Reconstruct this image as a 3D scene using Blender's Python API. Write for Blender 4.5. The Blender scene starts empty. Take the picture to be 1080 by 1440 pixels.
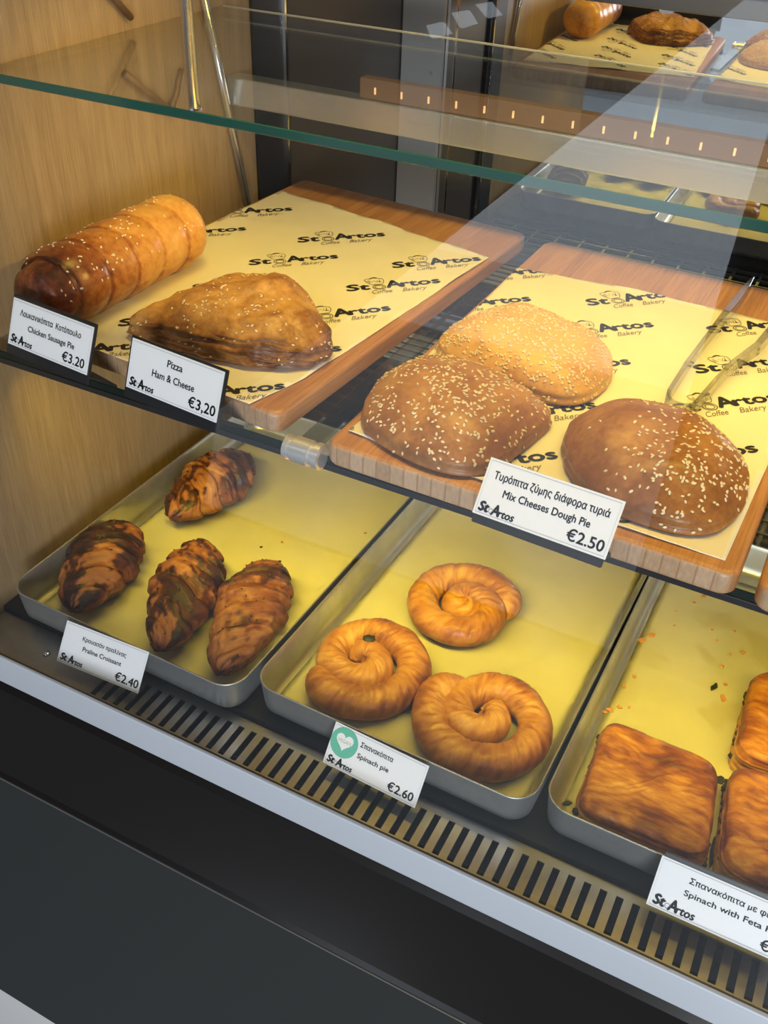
import bpy, bmesh, math, random
import numpy as np
from mathutils import Vector, Matrix, noise
from mathutils.geometry import delaunay_2d_cdt
random.seed(7)
PI = math.pi
S = bpy.context.scene
C = S.collection

# ------------------------------------------------------------------ camera
cam = bpy.data.cameras.new('camera'); cam_o = bpy.data.objects.new('camera', cam); C.objects.link(cam_o)
right = Vector((0.8870292, 0.46064469, 0.0313953))
down = Vector((0.30046844, -0.5242857, -0.7967705))
fwd = Vector((-0.35056799, 0.71619199, -0.60346592))
M = Matrix.Identity(4)
for i in range(3):
    M[i][0] = right[i]; M[i][1] = -down[i]; M[i][2] = -fwd[i]
M.translation = Vector((0.4106, -0.5472, 0.7262))
cam_o.matrix_world = M
cam.sensor_fit = 'VERTICAL'; cam.sensor_height = 36.0; cam.sensor_width = 27.0
cam.lens = 1376.5 / 1440 * 36; cam.clip_start = 0.02; cam.clip_end = 60
S.camera = cam_o

# ------------------------------------------------------------------ world, lights, exposure
S.view_settings.view_transform = 'Standard'; S.view_settings.look = 'None'
S.view_settings.gamma = 1.0; S.view_settings.use_curve_mapping = False
S.view_settings.exposure = 0.0
W = bpy.data.worlds.new('World'); S.world = W; W.use_nodes = True
W.node_tree.nodes['Background'].inputs[0].default_value = (0.80, 0.88, 1.0, 1)
W.node_tree.nodes['Background'].inputs[1].default_value = 0.18

def area(name, loc, target, sx, sy, power, col):
    l = bpy.data.lights.new(name, 'AREA'); l.shape = 'RECTANGLE'; l.size = sx; l.size_y = sy
    l.energy = power; l.color = col
    o = bpy.data.objects.new(name, l); C.objects.link(o); o.location = loc
    d = Vector(target) - Vector(loc)
    o.rotation_euler = d.to_track_quat('-Z', 'Y').to_euler()
    return o
YEL = (1.0, 0.67, 0.11)
c = area('canopy_led_light', (0.42, 0.20, 0.93), (0.40, 0.36, 0.28), 1.1, 0.03, 4.4, YEL); c.data.spread = math.radians(95)
sp = bpy.data.lights.new('canopy_spot_light', 'SPOT'); sp.energy = 42; sp.color = (1.0, 0.66, 0.16); sp.spot_size = math.radians(23); sp.spot_blend = 1.0; sp.shadow_soft_size = 0.03
spo = bpy.data.objects.new('canopy_spot_light', sp); C.objects.link(spo); spo.location = (0.75, 0.22, 0.95)  # added spot, throws the yellow patch on the oak side panel
spo.rotation_euler = (Vector((-0.33, 0.27, 0.36)) - Vector(spo.location)).to_track_quat('-Z', 'Y').to_euler()
area('shop_ceiling_lamp', (-0.6, -2.5, 2.1), (-0.3, -2.4, -0.9), 1.6, 1.0, 9.0, (0.84, 0.92, 1.0))  # added fill lamp, brightens the floor that the mirror shows
c = area('shelf_led_light', (0.38, 0.066, 0.2435), (0.38, 0.21, -0.04), 1.36, 0.012, 2.45, (1.0, 0.72, 0.06)); c.data.spread = math.radians(96)
area('street_door_light', (1.35, -2.4, 0.55), (0.1, 0.0, 0.1), 1.0, 0.8, 78.0, (0.88, 0.94, 1.0))  # added frontal fill lamp for the card and tray fronts
GLOW_PANEL_POWER = 1.45

# ------------------------------------------------------------------ node helpers
def mat(name):
    m = bpy.data.materials.new(name); m.use_nodes = True
    nt = m.node_tree; b = nt.nodes['Principled BSDF']
    return m, nt, b
def N(nt, t, **kw):
    n = nt.nodes.new(t)
    for k, v in kw.items():
        if hasattr(n, k): setattr(n, k, v)
        else: n.inputs[k].default_value = v
    return n
def L(nt, a, b): nt.links.new(a, b)
def ramp(nt, src, stops):
    r = nt.nodes.new('ShaderNodeValToRGB'); e = r.color_ramp.elements
    while len(e) < len(stops): e.new(0.5)
    for i, (p, c) in enumerate(stops):
        e[i].position = p; e[i].color = (*c, 1) if len(c) == 3 else c
    L(nt, src, r.inputs[0]); return r
def coords(nt, scale=(1, 1, 1), rot=(0, 0, 0), kind='Object'):
    t = nt.nodes.new('ShaderNodeTexCoord'); m = nt.nodes.new('ShaderNodeMapping')
    m.inputs['Scale'].default_value = scale; m.inputs['Rotation'].default_value = rot
    L(nt, t.outputs[kind], m.inputs[0]); return m.outputs[0]
def noise_tex(nt, vec, scale, detail=4, rough=0.55, dist=0):
    n = nt.nodes.new('ShaderNodeTexNoise'); n.inputs['Scale'].default_value = scale
    n.inputs['Detail'].default_value = detail; n.inputs['Roughness'].default_value = rough
    n.inputs['Distortion'].default_value = dist
    L(nt, vec, n.inputs['Vector']); return n.outputs[0]
def mixc(nt, fac, a, b, mode='MIX'):
    n = nt.nodes.new('ShaderNodeMix'); n.data_type = 'RGBA'; n.blend_type = mode
    def put(sock, v):
        if isinstance(v, (tuple, list)): sock.default_value = (*v, 1) if len(v) == 3 else v
        elif isinstance(v, float): sock.default_value = v
        else: L(nt, v, sock)
    put(n.inputs[0], fac); put(n.inputs[6], a); put(n.inputs[7], b)
    return n.outputs[2]
def bump(nt, b, h, strength=0.3, dist=0.002):
    n = nt.nodes.new('ShaderNodeBump'); n.inputs['Strength'].default_value = strength
    n.inputs['Distance'].default_value = dist
    L(nt, h, n.inputs['Height']); L(nt, n.outputs[0], b.inputs['Normal'])
def simple(name, col, rough=0.5, metal=0.0, spec=0.5, em=None, emp=0):
    m, nt, b = mat(name)
    b.inputs['Base Color'].default_value = (*col, 1); b.inputs['Roughness'].default_value = rough
    b.inputs['Metallic'].default_value = metal; b.inputs['Specular IOR Level'].default_value = spec
    if em: b.inputs['Emission Color'].default_value = (*em, 1); b.inputs['Emission Strength'].default_value = emp
    return m
def glass(name, tint=(0.97, 0.99, 0.98), base=0.04, rough=0.0):
    m = bpy.data.materials.new(name); m.use_nodes = True; nt = m.node_tree
    nt.nodes.clear(); out = N(nt, 'ShaderNodeOutputMaterial')
    tr = N(nt, 'ShaderNodeBsdfTransparent'); tr.inputs[0].default_value = (*tint, 1)
    gl = N(nt, 'ShaderNodeBsdfGlossy'); gl.inputs['Roughness'].default_value = rough
    lw = N(nt, 'ShaderNodeLayerWeight'); lw.inputs[0].default_value = 0.5
    p = N(nt, 'ShaderNodeMath', operation='POWER'); L(nt, lw.outputs['Facing'], p.inputs[0]); p.inputs[1].default_value = 5
    ma = N(nt, 'ShaderNodeMath', operation='MULTIPLY_ADD'); L(nt, p.outputs[0], ma.inputs[0])
    ma.inputs[1].default_value = 1 - base; ma.inputs[2].default_value = base
    mx = N(nt, 'ShaderNodeMixShader'); L(nt, ma.outputs[0], mx.inputs[0]); L(nt, tr.outputs[0], mx.inputs[1]); L(nt, gl.outputs[0], mx.inputs[2])
    L(nt, mx.outputs[0], out.inputs[0]); return m

# ------------------------------------------------------------------ materials
def m_laminate():
    m, nt, b = mat('oak_laminate')
    v = coords(nt, (1, 9, 0.55)); n1 = noise_tex(nt, v, 9, 6, 0.6, 0.4)
    v2 = coords(nt, (1, 60, 1.6)); n2 = noise_tex(nt, v2, 12, 5, 0.7)
    c = ramp(nt, n1, [(0.30, (0.25, 0.165, 0.082)), (0.52, (0.34, 0.23, 0.118)), (0.72, (0.41, 0.285, 0.15))])
    c2 = mixc(nt, 0.35, c.outputs[0], ramp(nt, n2, [(0.35, (0.19, 0.12, 0.058)), (0.6, (0.43, 0.31, 0.17))]).outputs[0])
    L(nt, c2, b.inputs['Base Color']); b.inputs['Roughness'].default_value = 0.38
    bump(nt, b, n2, 0.08, 0.001); return m
def m_bamboo():
    m, nt, b = mat('bamboo_board')
    t = N(nt, 'ShaderNodeTexCoord'); sx = N(nt, 'ShaderNodeSeparateXYZ'); L(nt, t.outputs['Object'], sx.inputs[0])
    wob = noise_tex(nt, coords(nt, (1, 1, 1)), 30, 2)
    add = N(nt, 'ShaderNodeMath', operation='MULTIPLY_ADD'); L(nt, wob, add.inputs[0]); add.inputs[1].default_value = 0.0014; L(nt, sx.outputs[0], add.inputs[2])
    dv = N(nt, 'ShaderNodeMath', operation='DIVIDE'); L(nt, add.outputs[0], dv.inputs[0]); dv.inputs[1].default_value = 0.0125
    fl = N(nt, 'ShaderNodeMath', operation='FLOOR'); L(nt, dv.outputs[0], fl.inputs[0])
    wn = N(nt, 'ShaderNodeTexWhiteNoise', noise_dimensions='1D'); L(nt, fl.outputs[0], wn.inputs['W'])
    fr = N(nt, 'ShaderNodeMath', operation='FRACT'); L(nt, dv.outputs[0], fr.inputs[0])
    seam = ramp(nt, fr.outputs[0], [(0.0, (1, 1, 1)), (0.10, (0, 0, 0)), (0.93, (0, 0, 0)), (1.0, (1, 1, 1))])
    grain = noise_tex(nt, coords(nt, (70, 2.2, 70)), 6, 6, 0.65, 0.2)
    base = ramp(nt, grain, [(0.32, (0.34, 0.145, 0.052)), (0.5, (0.50, 0.235, 0.088)), (0.68, (0.62, 0.32, 0.13))])
    lam = mixc(nt, 0.28, base.outputs[0], ramp(nt, wn.outputs[0], [(0, (0.24, 0.09, 0.03)), (1, (0.62, 0.33, 0.13))]).outputs[0])
    # end grain is paler, with a seam between strips
    g = N(nt, 'ShaderNodeNewGeometry'); vt = N(nt, 'ShaderNodeVectorTransform', vector_type='NORMAL', convert_from='WORLD', convert_to='OBJECT')
    L(nt, g.outputs['Normal'], vt.inputs[0]); sn = N(nt, 'ShaderNodeSeparateXYZ'); L(nt, vt.outputs[0], sn.inputs[0])
    ab = N(nt, 'ShaderNodeMath', operation='ABSOLUTE'); L(nt, sn.outputs[1], ab.inputs[0])
    ef = ramp(nt, ab.outputs[0], [(0.55, (0, 0, 0)), (0.9, (1, 1, 1))])
    spk = noise_tex(nt, coords(nt, (1, 1, 0.35)), 420, 3)
    endc = mixc(nt, 0.4, ramp(nt, wn.outputs[0], [(0, (0.42, 0.25, 0.13)), (1, (0.60, 0.40, 0.24))]).outputs[0], ramp(nt, spk, [(0.3, (0.34, 0.19, 0.10)), (0.7, (0.64, 0.44, 0.28))]).outputs[0])
    endc = mixc(nt, seam.outputs[0], endc, (0.33, 0.18, 0.085))
    L(nt, mixc(nt, ef.outputs[0], lam, endc), b.inputs['Base Color']); b.inputs['Roughness'].default_value = 0.42
    bump(nt, b, grain, 0.10, 0.001); return m
def m_pastry(name, stops, scale=18, stretch=(1, 1, 1), rough=0.45, fine=160, attr=True, dark=(0.10, 0.03, 0.01), bstr=0.35, rot=(0, 0, 0), coat=0.0, streak=None):
    # stops: baked colour from pale to dark, driven by the crust 'bake' amount of the mesh and noise
    m, nt, b = mat(name)
    v = coords(nt, stretch, rot); n1 = noise_tex(nt, v, scale, 5, 0.6, 0.6); n2 = noise_tex(nt, v, fine, 4, 0.6)
    if streak:
        at = N(nt, 'ShaderNodeAttribute', attribute_name='suv'); mp = nt.nodes.new('ShaderNodeMapping'); mp.inputs['Scale'].default_value = streak
        L(nt, at.outputs['Vector'], mp.inputs[0]); n2 = noise_tex(nt, mp.outputs[0], 1.0, 4, 0.6, 0.5)
    f = N(nt, 'ShaderNodeMath', operation='MULTIPLY_ADD'); L(nt, n2, f.inputs[0]); f.inputs[1].default_value = 0.5; f.inputs[2].default_value = -0.25
    f2 = N(nt, 'ShaderNodeMath', operation='ADD'); L(nt, n1, f2.inputs[0]); L(nt, f.outputs[0], f2.inputs[1])
    src = f2.outputs[0]
    if attr:
        a = N(nt, 'ShaderNodeAttribute', attribute_name='bake')
        f3 = N(nt, 'ShaderNodeMath', operation='ADD'); L(nt, src, f3.inputs[0]); L(nt, a.outputs['Fac'], f3.inputs[1]); src = f3.outputs[0]
    c = ramp(nt, src, stops); L(nt, c.outputs[0], b.inputs['Base Color'])
    b.inputs['Roughness'].default_value = rough; b.inputs['Subsurface Weight'].default_value = 0.0
    b.inputs['Specular IOR Level'].default_value = 0.3; b.inputs['Coat Weight'].default_value = coat; b.inputs['Coat Roughness'].default_value = 0.25
    bump(nt, b, n2, bstr, 0.0015); return m
def m_paper(name, col, greasy=None):
    m, nt, b = mat(name)
    n1 = noise_tex(nt, coords(nt, (1, 1, 1)), 16, 5, 0.6, 0.4)
    c = ramp(nt, n1, [(0.35, tuple(x * 0.93 for x in col)), (0.65, col)]).outputs[0]
    if greasy:
        n2 = noise_tex(nt, coords(nt, (1, 1, 1)), 9, 3, 0.5, 0.8)
        c = mixc(nt, ramp(nt, n2, [(0.54, (0, 0, 0)), (0.60, (1, 1, 1))]).outputs[0], c, greasy)
    L(nt, c, b.inputs['Base Color']); b.inputs['Roughness'].default_value = 0.62; b.inputs['Specular IOR Level'].default_value = 0.25
    n3 = noise_tex(nt, coords(nt, (1, 1, 1)), 55, 4, 0.6, 1.0); bump(nt, b, n3, 0.12, 0.002); return m
def m_alu(name, col=(0.62, 0.62, 0.60), rough=0.34):
    m, nt, b = mat(name)
    n = noise_tex(nt, coords(nt, (1, 1, 1)), 22, 4, 0.6)
    c = ramp(nt, n, [(0.3, tuple(x * 0.72 for x in col)), (0.7, col)])
    L(nt, c.outputs[0], b.inputs['Base Color']); b.inputs['Metallic'].default_value = 0.85
    r = ramp(nt, n, [(0.3, (rough + 0.12,) * 3), (0.7, (rough - 0.05,) * 3)]); L(nt, r.outputs[0], b.inputs['Roughness']); return m

MT = {}
MT['laminate'] = m_laminate(); MT['bamboo'] = m_bamboo()
MT['glass'] = glass('clear_glass'); MT['pane'] = glass('front_pane_glass', (0.985, 0.99, 0.99), 0.055)
MT['acrylic'] = glass('clear_acrylic', (0.80, 0.79, 0.74), 0.16, 0.06)
MT['sleeve'] = glass('clear_card_sleeve', (1, 1, 1), 0.04, 0.06)
MT['dark_edge'] = simple('dark_glass_edge', (0.006, 0.014, 0.011), 0.2, 0, 0.5)
MT['edge'] = simple('green_glass_edge', (0.020, 0.085, 0.062), 0.12, 0, 0.8)
MT['tray'] = m_alu('worn_aluminium', (0.66, 0.67, 0.68), 0.36); MT['steel'] = m_alu('brushed_steel', (0.42, 0.415, 0.41), 0.33)
MT['chrome'] = simple('chrome', (0.86, 0.86, 0.87), 0.08, 1.0)
MT['satin'] = simple('satin_steel', (0.80, 0.80, 0.80), 0.24, 0.9)
MT['black'] = simple('black_plastic', (0.018, 0.018, 0.020), 0.38)
MT['matte'] = simple('matte_black_paint', (0.0165, 0.0178, 0.0168), 0.45, 0, 0.3)
MT['gloss'] = simple('dark_gloss_lacquer', (0.010, 0.008, 0.007), 0.22, 0, 0.5)
MT['trim'] = simple('silver_trim', (0.62, 0.65, 0.70), 0.34, 0.35)
MT['darkpanel'] = simple('dark_brown_panel', (0.075, 0.058, 0.046), 0.35)
MT['frame'] = simple('grey_door_frame', (0.42, 0.43, 0.45), 0.40, 0.4)
MT['mirror'] = simple('tinted_mirror', (0.70, 0.70, 0.70), 0.015, 1.0)
MT['bronze'] = simple('bronze_channel', (0.24, 0.14, 0.085), 0.7, 0.0, 0.2)
MT['white'] = simple('white_card', (0.86, 0.87, 0.90), 0.45)
MT['ink'] = simple('black_ink', (0.015, 0.015, 0.017), 0.6)
MT['greyline'] = simple('grey_print_line', (0.35, 0.36, 0.38), 0.6)
MT['inkline'] = simple('brown_print_line', (0.16, 0.13, 0.09), 0.6)
MT['badge'] = simple('green_print', (0.13, 0.50, 0.36), 0.5)
MT['badge_text'] = simple('pale_olive_print', (0.42, 0.46, 0.22), 0.6)
MT['paper'] = m_paper('greaseproof_paper', (0.84, 0.79, 0.67)); MT['liner'] = m_paper('tray_parchment', (0.90, 0.88, 0.78))
MT['liner_greasy'] = m_paper('greasy_parchment', (0.88, 0.86, 0.74), (0.76, 0.72, 0.55))
MT['seed'] = simple('sesame', (0.80, 0.66, 0.42), 0.5)
MT['led'] = simple('led_chip', (1, 0.7, 0.4), 0.4, 0, 0.5, (1.0, 0.50, 0.20), 1.1)
MT['spinach'] = m_pastry('cooked_spinach', [(0.3, (0.012, 0.014, 0.006)), (0.6, (0.035, 0.042, 0.014)), (0.85, (0.10, 0.10, 0.035))], 120, attr=False, rough=0.5)
MT['sausage'] = simple('sausage_end', (0.030, 0.012, 0.009), 0.4)
MT['croissant'] = m_pastry('croissant_crust', [(0.0, (0.46, 0.225, 0.070)), (0.26, (0.30, 0.120, 0.034)), (0.52, (0.20, 0.064, 0.020)), (0.74, (0.080, 0.025, 0.011)), (0.95, (0.024, 0.011, 0.007))], 26, rough=0.42, fine=260, bstr=0.8, coat=0.04, streak=(300, 40, 40))
MT['filo'] = m_pastry('filo_crust', [(0.08, (0.64, 0.36, 0.075)), (0.36, (0.48, 0.212, 0.033)), (0.58, (0.335, 0.122, 0.016)), (0.82, (0.175, 0.052, 0.008)), (1.0, (0.09, 0.024, 0.006))], 24, (1, 1, 1), 0.40, 190, bstr=0.75, coat=0.1, streak=(210, 45, 45))
MT['puff'] = m_pastry('puff_square_crust', [(0.10, (0.68, 0.41, 0.090)), (0.34, (0.52, 0.235, 0.032)), (0.50, (0.40, 0.150, 0.014)), (0.66, (0.24, 0.070, 0.008)), (0.88, (0.10, 0.027, 0.006))], 20, (0.55, 1.6, 1), 0.40, 150, bstr=0.8, rot=(0, 0, 0.15), coat=0.06)
MT['dough'] = m_pastry('dough_pie_crust', [(0.06, (0.74, 0.43, 0.12)), (0.34, (0.50, 0.24, 0.065)), (0.60, (0.31, 0.125, 0.034)), (0.95, (0.14, 0.046, 0.014))], 14, rough=0.40, fine=200, bstr=0.2, coat=0.1)
MT['roll'] = m_pastry('sausage_roll_crust', [(0.05, (0.80, 0.47, 0.14)), (0.38, (0.62, 0.285, 0.06)), (0.62, (0.36, 0.115, 0.024)), (0.85, (0.15, 0.036, 0.012)), (1.0, (0.05, 0.016, 0.008))], 14, rough=0.30, fine=150, bstr=0.2, coat=0.3)
MT['pizza'] = m_pastry('pizza_pastry_crust', [(0.06, (0.74, 0.44, 0.14)), (0.38, (0.54, 0.27, 0.080)), (0.60, (0.34, 0.145, 0.045)), (0.88, (0.13, 0.045, 0.015))], 26, rough=0.42, fine=200, bstr=0.7, coat=0.1)
MT['flake'] = simple('golden_flake', (0.55, 0.26, 0.07), 0.5)
MT['floor'] = simple('floor_tile', (0.26, 0.27, 0.28), 0.35)
MT['shopwall'] = simple('dark_shop_wall', (0.06, 0.052, 0.047), 0.6)
MT['window'] = simple('bright_shop_window', (0.8, 0.9, 1), 0.5, 0, 0.5, (0.80, 0.90, 1.0), GLOW_PANEL_POWER)
MT['window_mid'] = simple('half_frosted_shop_window', (0.8, 0.9, 1), 0.5, 0, 0.5, (0.82, 0.90, 1.0), GLOW_PANEL_POWER * 0.55)
MT['window_low'] = simple('frosted_shop_window', (0.8, 0.9, 1), 0.5, 0, 0.5, (0.84, 0.90, 1.0), GLOW_PANEL_POWER * 0.16)  # panel glow steps down so the reflected haze fades

# ------------------------------------------------------------------ mesh helpers
def tag(o, label=None, cat=None, group=None, kind=None):
    if label: o['label'] = label
    if cat: o['category'] = cat
    if group: o['group'] = group
    if kind: o['kind'] = kind
    return o
def empty(name, loc, label, cat, group=None, rz=0):
    o = bpy.data.objects.new(name, None); C.objects.link(o); o.location = loc; o.rotation_euler = (0, 0, rz)
    o.empty_display_size = 0.02
    return tag(o, label, cat, group)
def obj(name, bm, m, parent=None, smooth=False, loc=None, rz=None):
    me = bpy.data.meshes.new(name); bm.normal_update(); bm.to_mesh(me); bm.free()
    for x in (m if isinstance(m, (list, tuple)) else [m]): me.materials.append(x)
    if smooth:
        for p in me.polygons: p.use_smooth = True
    o = bpy.data.objects.new(name, me); C.objects.link(o)
    if parent: o.parent = parent
    if loc is not None: o.location = loc
    if rz is not None: o.rotation_euler = (0, 0, rz)
    return o
def bx(bm, x0, x1, y0, y1, z0, z1, bev=0.0, seg=2, mi=0):
    r = bmesh.ops.create_cube(bm, size=1.0); vs = r['verts']
    for v in vs:
        v.co = Vector((x0 + (v.co.x + .5) * (x1 - x0), y0 + (v.co.y + .5) * (y1 - y0), z0 + (v.co.z + .5) * (z1 - z0)))
    fs = set(f for v in vs for f in v.link_faces)
    for f in fs: f.material_index = mi
    if bev > 0:
        es = set(e for v in vs for e in v.link_edges)
        bmesh.ops.bevel(bm, geom=list(es), offset=bev, segments=seg, affect='EDGES', profile=0.5)
    return vs
def box(name, x0, x1, y0, y1, z0, z1, m, parent=None, bev=0.0, seg=2):
    bm = bmesh.new(); bx(bm, x0, x1, y0, y1, z0, z1, bev, seg); return obj(name, bm, m, parent)
def tube(bm, pts, rad, n=12, cap=True, squash=None):
    pts = [Vector(p) for p in pts]; rings = []
    up = Vector((0, 0, 1))
    for i, p in enumerate(pts):
        t = (pts[min(i + 1, len(pts) - 1)] - pts[max(i - 1, 0)]).normalized()
        a = t.cross(up)
        if a.length < 1e-3: a = t.cross(Vector((0, 1, 0)))
        a.normalize(); b = a.cross(t).normalized()
        r = rad[i] if isinstance(rad, (list, tuple)) else rad
        rings.append([bm.verts.new(p + (a * math.cos(2 * PI * k / n) + b * math.sin(2 * PI * k / n) * (squash or 1)) * r) for k in range(n)])
    for i in range(len(rings) - 1):
        for k in range(n):
            bm.faces.new((rings[i][k], rings[i][(k + 1) % n], rings[i + 1][(k + 1) % n], rings[i + 1][k]))
    if cap: bm.faces.new(rings[0][::-1]); bm.faces.new(rings[-1])
    return rings
def rrect(w, l, r, seg=6, x0=0, y0=0):
    out = []
    for cx, cy, a in ((x0 + w - r, y0 + r, -PI / 2), (x0 + w - r, y0 + l - r, 0), (x0 + r, y0 + l - r, PI / 2), (x0 + r, y0 + r, PI)):
        for k in range(seg + 1):
            t = a + PI / 2 * k / seg; out.append((cx + r * math.cos(t), cy + r * math.sin(t)))
    return out
def loft(bm, rings, closed_first=True, closed_last=True):
    vr = [[bm.verts.new(p) for p in r] for r in rings]; n = len(vr[0])
    for i in range(len(vr) - 1):
        for k in range(n):
            bm.faces.new((vr[i][k], vr[i][(k + 1) % n], vr[i + 1][(k + 1) % n], vr[i + 1][k]))
    if closed_first: bm.faces.new(vr[0][::-1])
    if closed_last: bm.faces.new(vr[-1])
    return vr
def fbm(p, sc, oct=3):
    p = Vector(p) * sc; s = 0; a = 1
    for _ in range(oct): s += a * noise.noise(p); p = p * 2.03; a *= 0.5
    return s
def ridged(p): return 1 - abs(noise.noise(p)) * 2
def set_bake(o, vals):
    at = o.data.attributes.new('bake', 'FLOAT', 'POINT'); at.data.foreach_set('value', [float(v) for v in vals])
def set_suv(o, vals):
    at = o.data.attributes.new('suv', 'FLOAT_VECTOR', 'POINT'); at.data.foreach_set('vector', [float(c) for v in vals for c in v])
TXT = {}
def text_geo(s, size, bold=0.0, shear=0.0, width=None, align='CENTER', heavy=0.0):
    """triangles of a line of text, centred on the origin horizontally, baseline at 0"""
    cu = bpy.data.curves.new('t', 'FONT'); cu.body = s; cu.size = size; cu.shear = shear; cu.offset = bold * size
    cu.align_x = 'LEFT'; cu.resolution_u = 3; cu.fill_mode = 'NONE'
    o = bpy.data.objects.new('t', cu); C.objects.link(o); bpy.context.view_layer.update()
    me = bpy.data.meshes.new_from_object(o.evaluated_get(bpy.context.evaluated_depsgraph_get()))
    vs = np.array([v.co[:2] for v in me.vertices]); fs = [list(p.vertices) for p in me.polygons]; ed = np.array([list(e.vertices) for e in me.edges])
    if len(fs) == 0:      # outlines only: triangulate and keep what the glyph outlines wind around
        r = delaunay_2d_cdt([Vector(v) for v in vs], [tuple(int(i) for i in e) for e in ed], [], 0, 1e-7)
        nv = np.array([v[:] for v in r[0]]); keep = []
        A, B = vs[ed[:, 0]], vs[ed[:, 1]]
        for f in r[2]:
            c = nv[list(f)].mean(0); a, b = A - c, B - c
            w = np.arctan2(a[:, 0] * b[:, 1] - a[:, 1] * b[:, 0], (a * b).sum(1)).sum()
            if abs(w) > 1: keep.append(list(f))
        vs, fs = nv, keep
    bpy.data.objects.remove(o); bpy.data.curves.remove(cu); bpy.data.meshes.remove(me)
    lo, hi = vs[:, 0].min(), vs[:, 0].max()
    if width: vs[:, 0] = (vs[:, 0] - lo) * (width / (hi - lo)); lo, hi = 0, width
    vs[:, 0] -= {'CENTER': (lo + hi) / 2, 'LEFT': lo, 'RIGHT': hi}[align]
    if heavy:
        e = heavy * size; n = len(vs); al = []; af = []
        for q, (dx, dy) in enumerate(((0, 0), (e, 0), (-e, 0), (0, e * .8), (0, -e * .8))):
            al.append(vs + np.array([dx, dy])); af += [[i + q * n for i in f] for f in fs]
        vs = np.vstack(al); fs = af
    return vs, fs
def add_geo(bm, geo, f, mi=0):
    vs, fs = geo; bv = [bm.verts.new(f(x, y)) for x, y in vs]
    for q in fs:
        try: fc = bm.faces.new([bv[i] for i in q]); fc.material_index = mi
        except ValueError: pass
def strip(pts, w, closed=False):
    """flat line of width w through 2-D points"""
    pts = [Vector((p[0], p[1])) for p in pts]; n = len(pts); vs = []; fs = []
    for i in range(n):
        a = pts[(i - 1) % n] if (closed or i) else pts[i]; b = pts[(i + 1) % n] if (closed or i < n - 1) else pts[i]
        t = (b - a).normalized(); nn = Vector((-t.y, t.x)) * w / 2
        vs += [tuple(pts[i] + nn), tuple(pts[i] - nn)]
    for i in range(n if closed else n - 1):
        j = (i + 1) % n; fs.append([2 * i, 2 * i + 1, 2 * j + 1, 2 * j])
    return np.array(vs), fs
def circ(cx, cy, r, n=28, sq=1.0): return [(cx + r * math.cos(2 * PI * k / n), cy + r * sq * math.sin(2 * PI * k / n)) for k in range(n)]

# ------------------------------------------------------------------ setting: shop floor and street wall
XW = -0.332; ZB = 0.280; TB = 0.0214; ZG = ZB - TB; YM = 0.98
o = box('floor', -4, 4, -4.0, 2.6, -0.98, -0.93, MT['floor']); tag(o, kind='structure')
bm = bmesh.new()
def wq(p, m=0):
    f = bm.faces.new([bm.verts.new(q) for q in p]); f.material_index = m; return f
o = box('wall_street', -4, 4, -3.2, -3.06, -0.93, 2.3, MT['shopwall']); tag(o, kind='structure')
for nm, pts, mm in (('window_1', [(-1.05, 0.42), (0.02, 0.42), (0.02, 1.62)], 'window'), ('window_6', [(-1.32, 0.12), (0.02, 0.12), (0.02, 0.42), (-1.05, 0.42)], 'window_mid'), ('window_2', [(-1.9, -0.9), (0.02, -0.9), (0.02, 0.12), (-1.32, 0.12), (-1.9, -0.46)], 'window_low'),
        ('window_3', [(-1.255, 1.159), (-1.181, 1.187), (-1.217, 1.217), (-1.279, 1.196)], 'window'), ('window_4', [(-1.149, 1.208), (-1.089, 1.232), (-1.126, 1.267), (-1.190, 1.250)], 'window'), ('window_5', [(-1.055, 1.253), (-1.001, 1.271), (-1.046, 1.304), (-1.103, 1.288)], 'window')):
    bm = bmesh.new(); loft(bm, [[(x, -3.05, z) for x, z in pts], [(x, -3.02, z) for x, z in pts]])  # added glowing panels, shaped to reflect as haze and bright patches in the glass
    bmesh.ops.recalc_face_normals(bm, faces=bm.faces); o = obj(nm, bm, MT[mm]); tag(o, kind='structure')

# ------------------------------------------------------------------ display case
case = empty('display_case', (0, 0, 0), 'glass fronted bakery display case with oak side, silver trim and black base', 'display case')
XR = 1.25
def part(name, m, *boxes, parent=case, bev=0.0, label=None):
    bm = bmesh.new()
    for b in boxes: bx(bm, *b, bev=bev)
    o = obj(name, bm, m, parent)
    if label: o['label'] = label
    return o
part('side_panel', MT['laminate'], (XW - 0.02, XW, -0.075, 0.545, -0.062, 1.05), label='oak laminate side panel')
part('corner_post', MT['black'], (XW - 0.02, XW + 0.004, 0.546, 0.625, -0.062, 1.05), label='black corner post')
part('post_edge', MT['chrome'], (XW + 0.004, XW + 0.008, 0.612, 0.616, -0.062, 1.05), label='thin bright metal edge strip')
part('rear_side_panel', MT['darkpanel'], (XW - 0.02, XW - 0.002, 0.626, YM, -0.062, 1.05), label='dark brown rear side panel')
part('mirror_frame', MT['frame'], (XW + 0.0, -0.262, YM - 0.012, YM - 0.002, -0.062, 1.05), label='grey metal frame of the back mirror')
part('mirror_edge', MT['chrome'], (-0.246, -0.244, YM - 0.003, YM - 0.001, -0.062, 1.05))
part('back_mirror', MT['mirror'], (XW, XR, YM, YM + 0.006, -0.062, 1.05), label='tinted mirror at the back of the case')
bm = bmesh.new(); tube(bm, [(-0.277, YM - 0.0122, 0.346), (-0.277, YM - 0.015, 0.346)], 0.003, 12); obj('frame_screw', bm, MT['chrome'], case)
part('canopy', MT['frame'], (XW - 0.02, XR, 0.118, YM + 0.006, 1.051, 1.08), (XW - 0.02, XR, 0.118, 0.135, 0.985, 1.05), bev=0.001, label='grey canopy above the case')  # out of view, added to keep ambient light off the trays
part('base_pan', MT['black'], (XW, XR, -0.083, YM, -0.105, -0.098))
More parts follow.
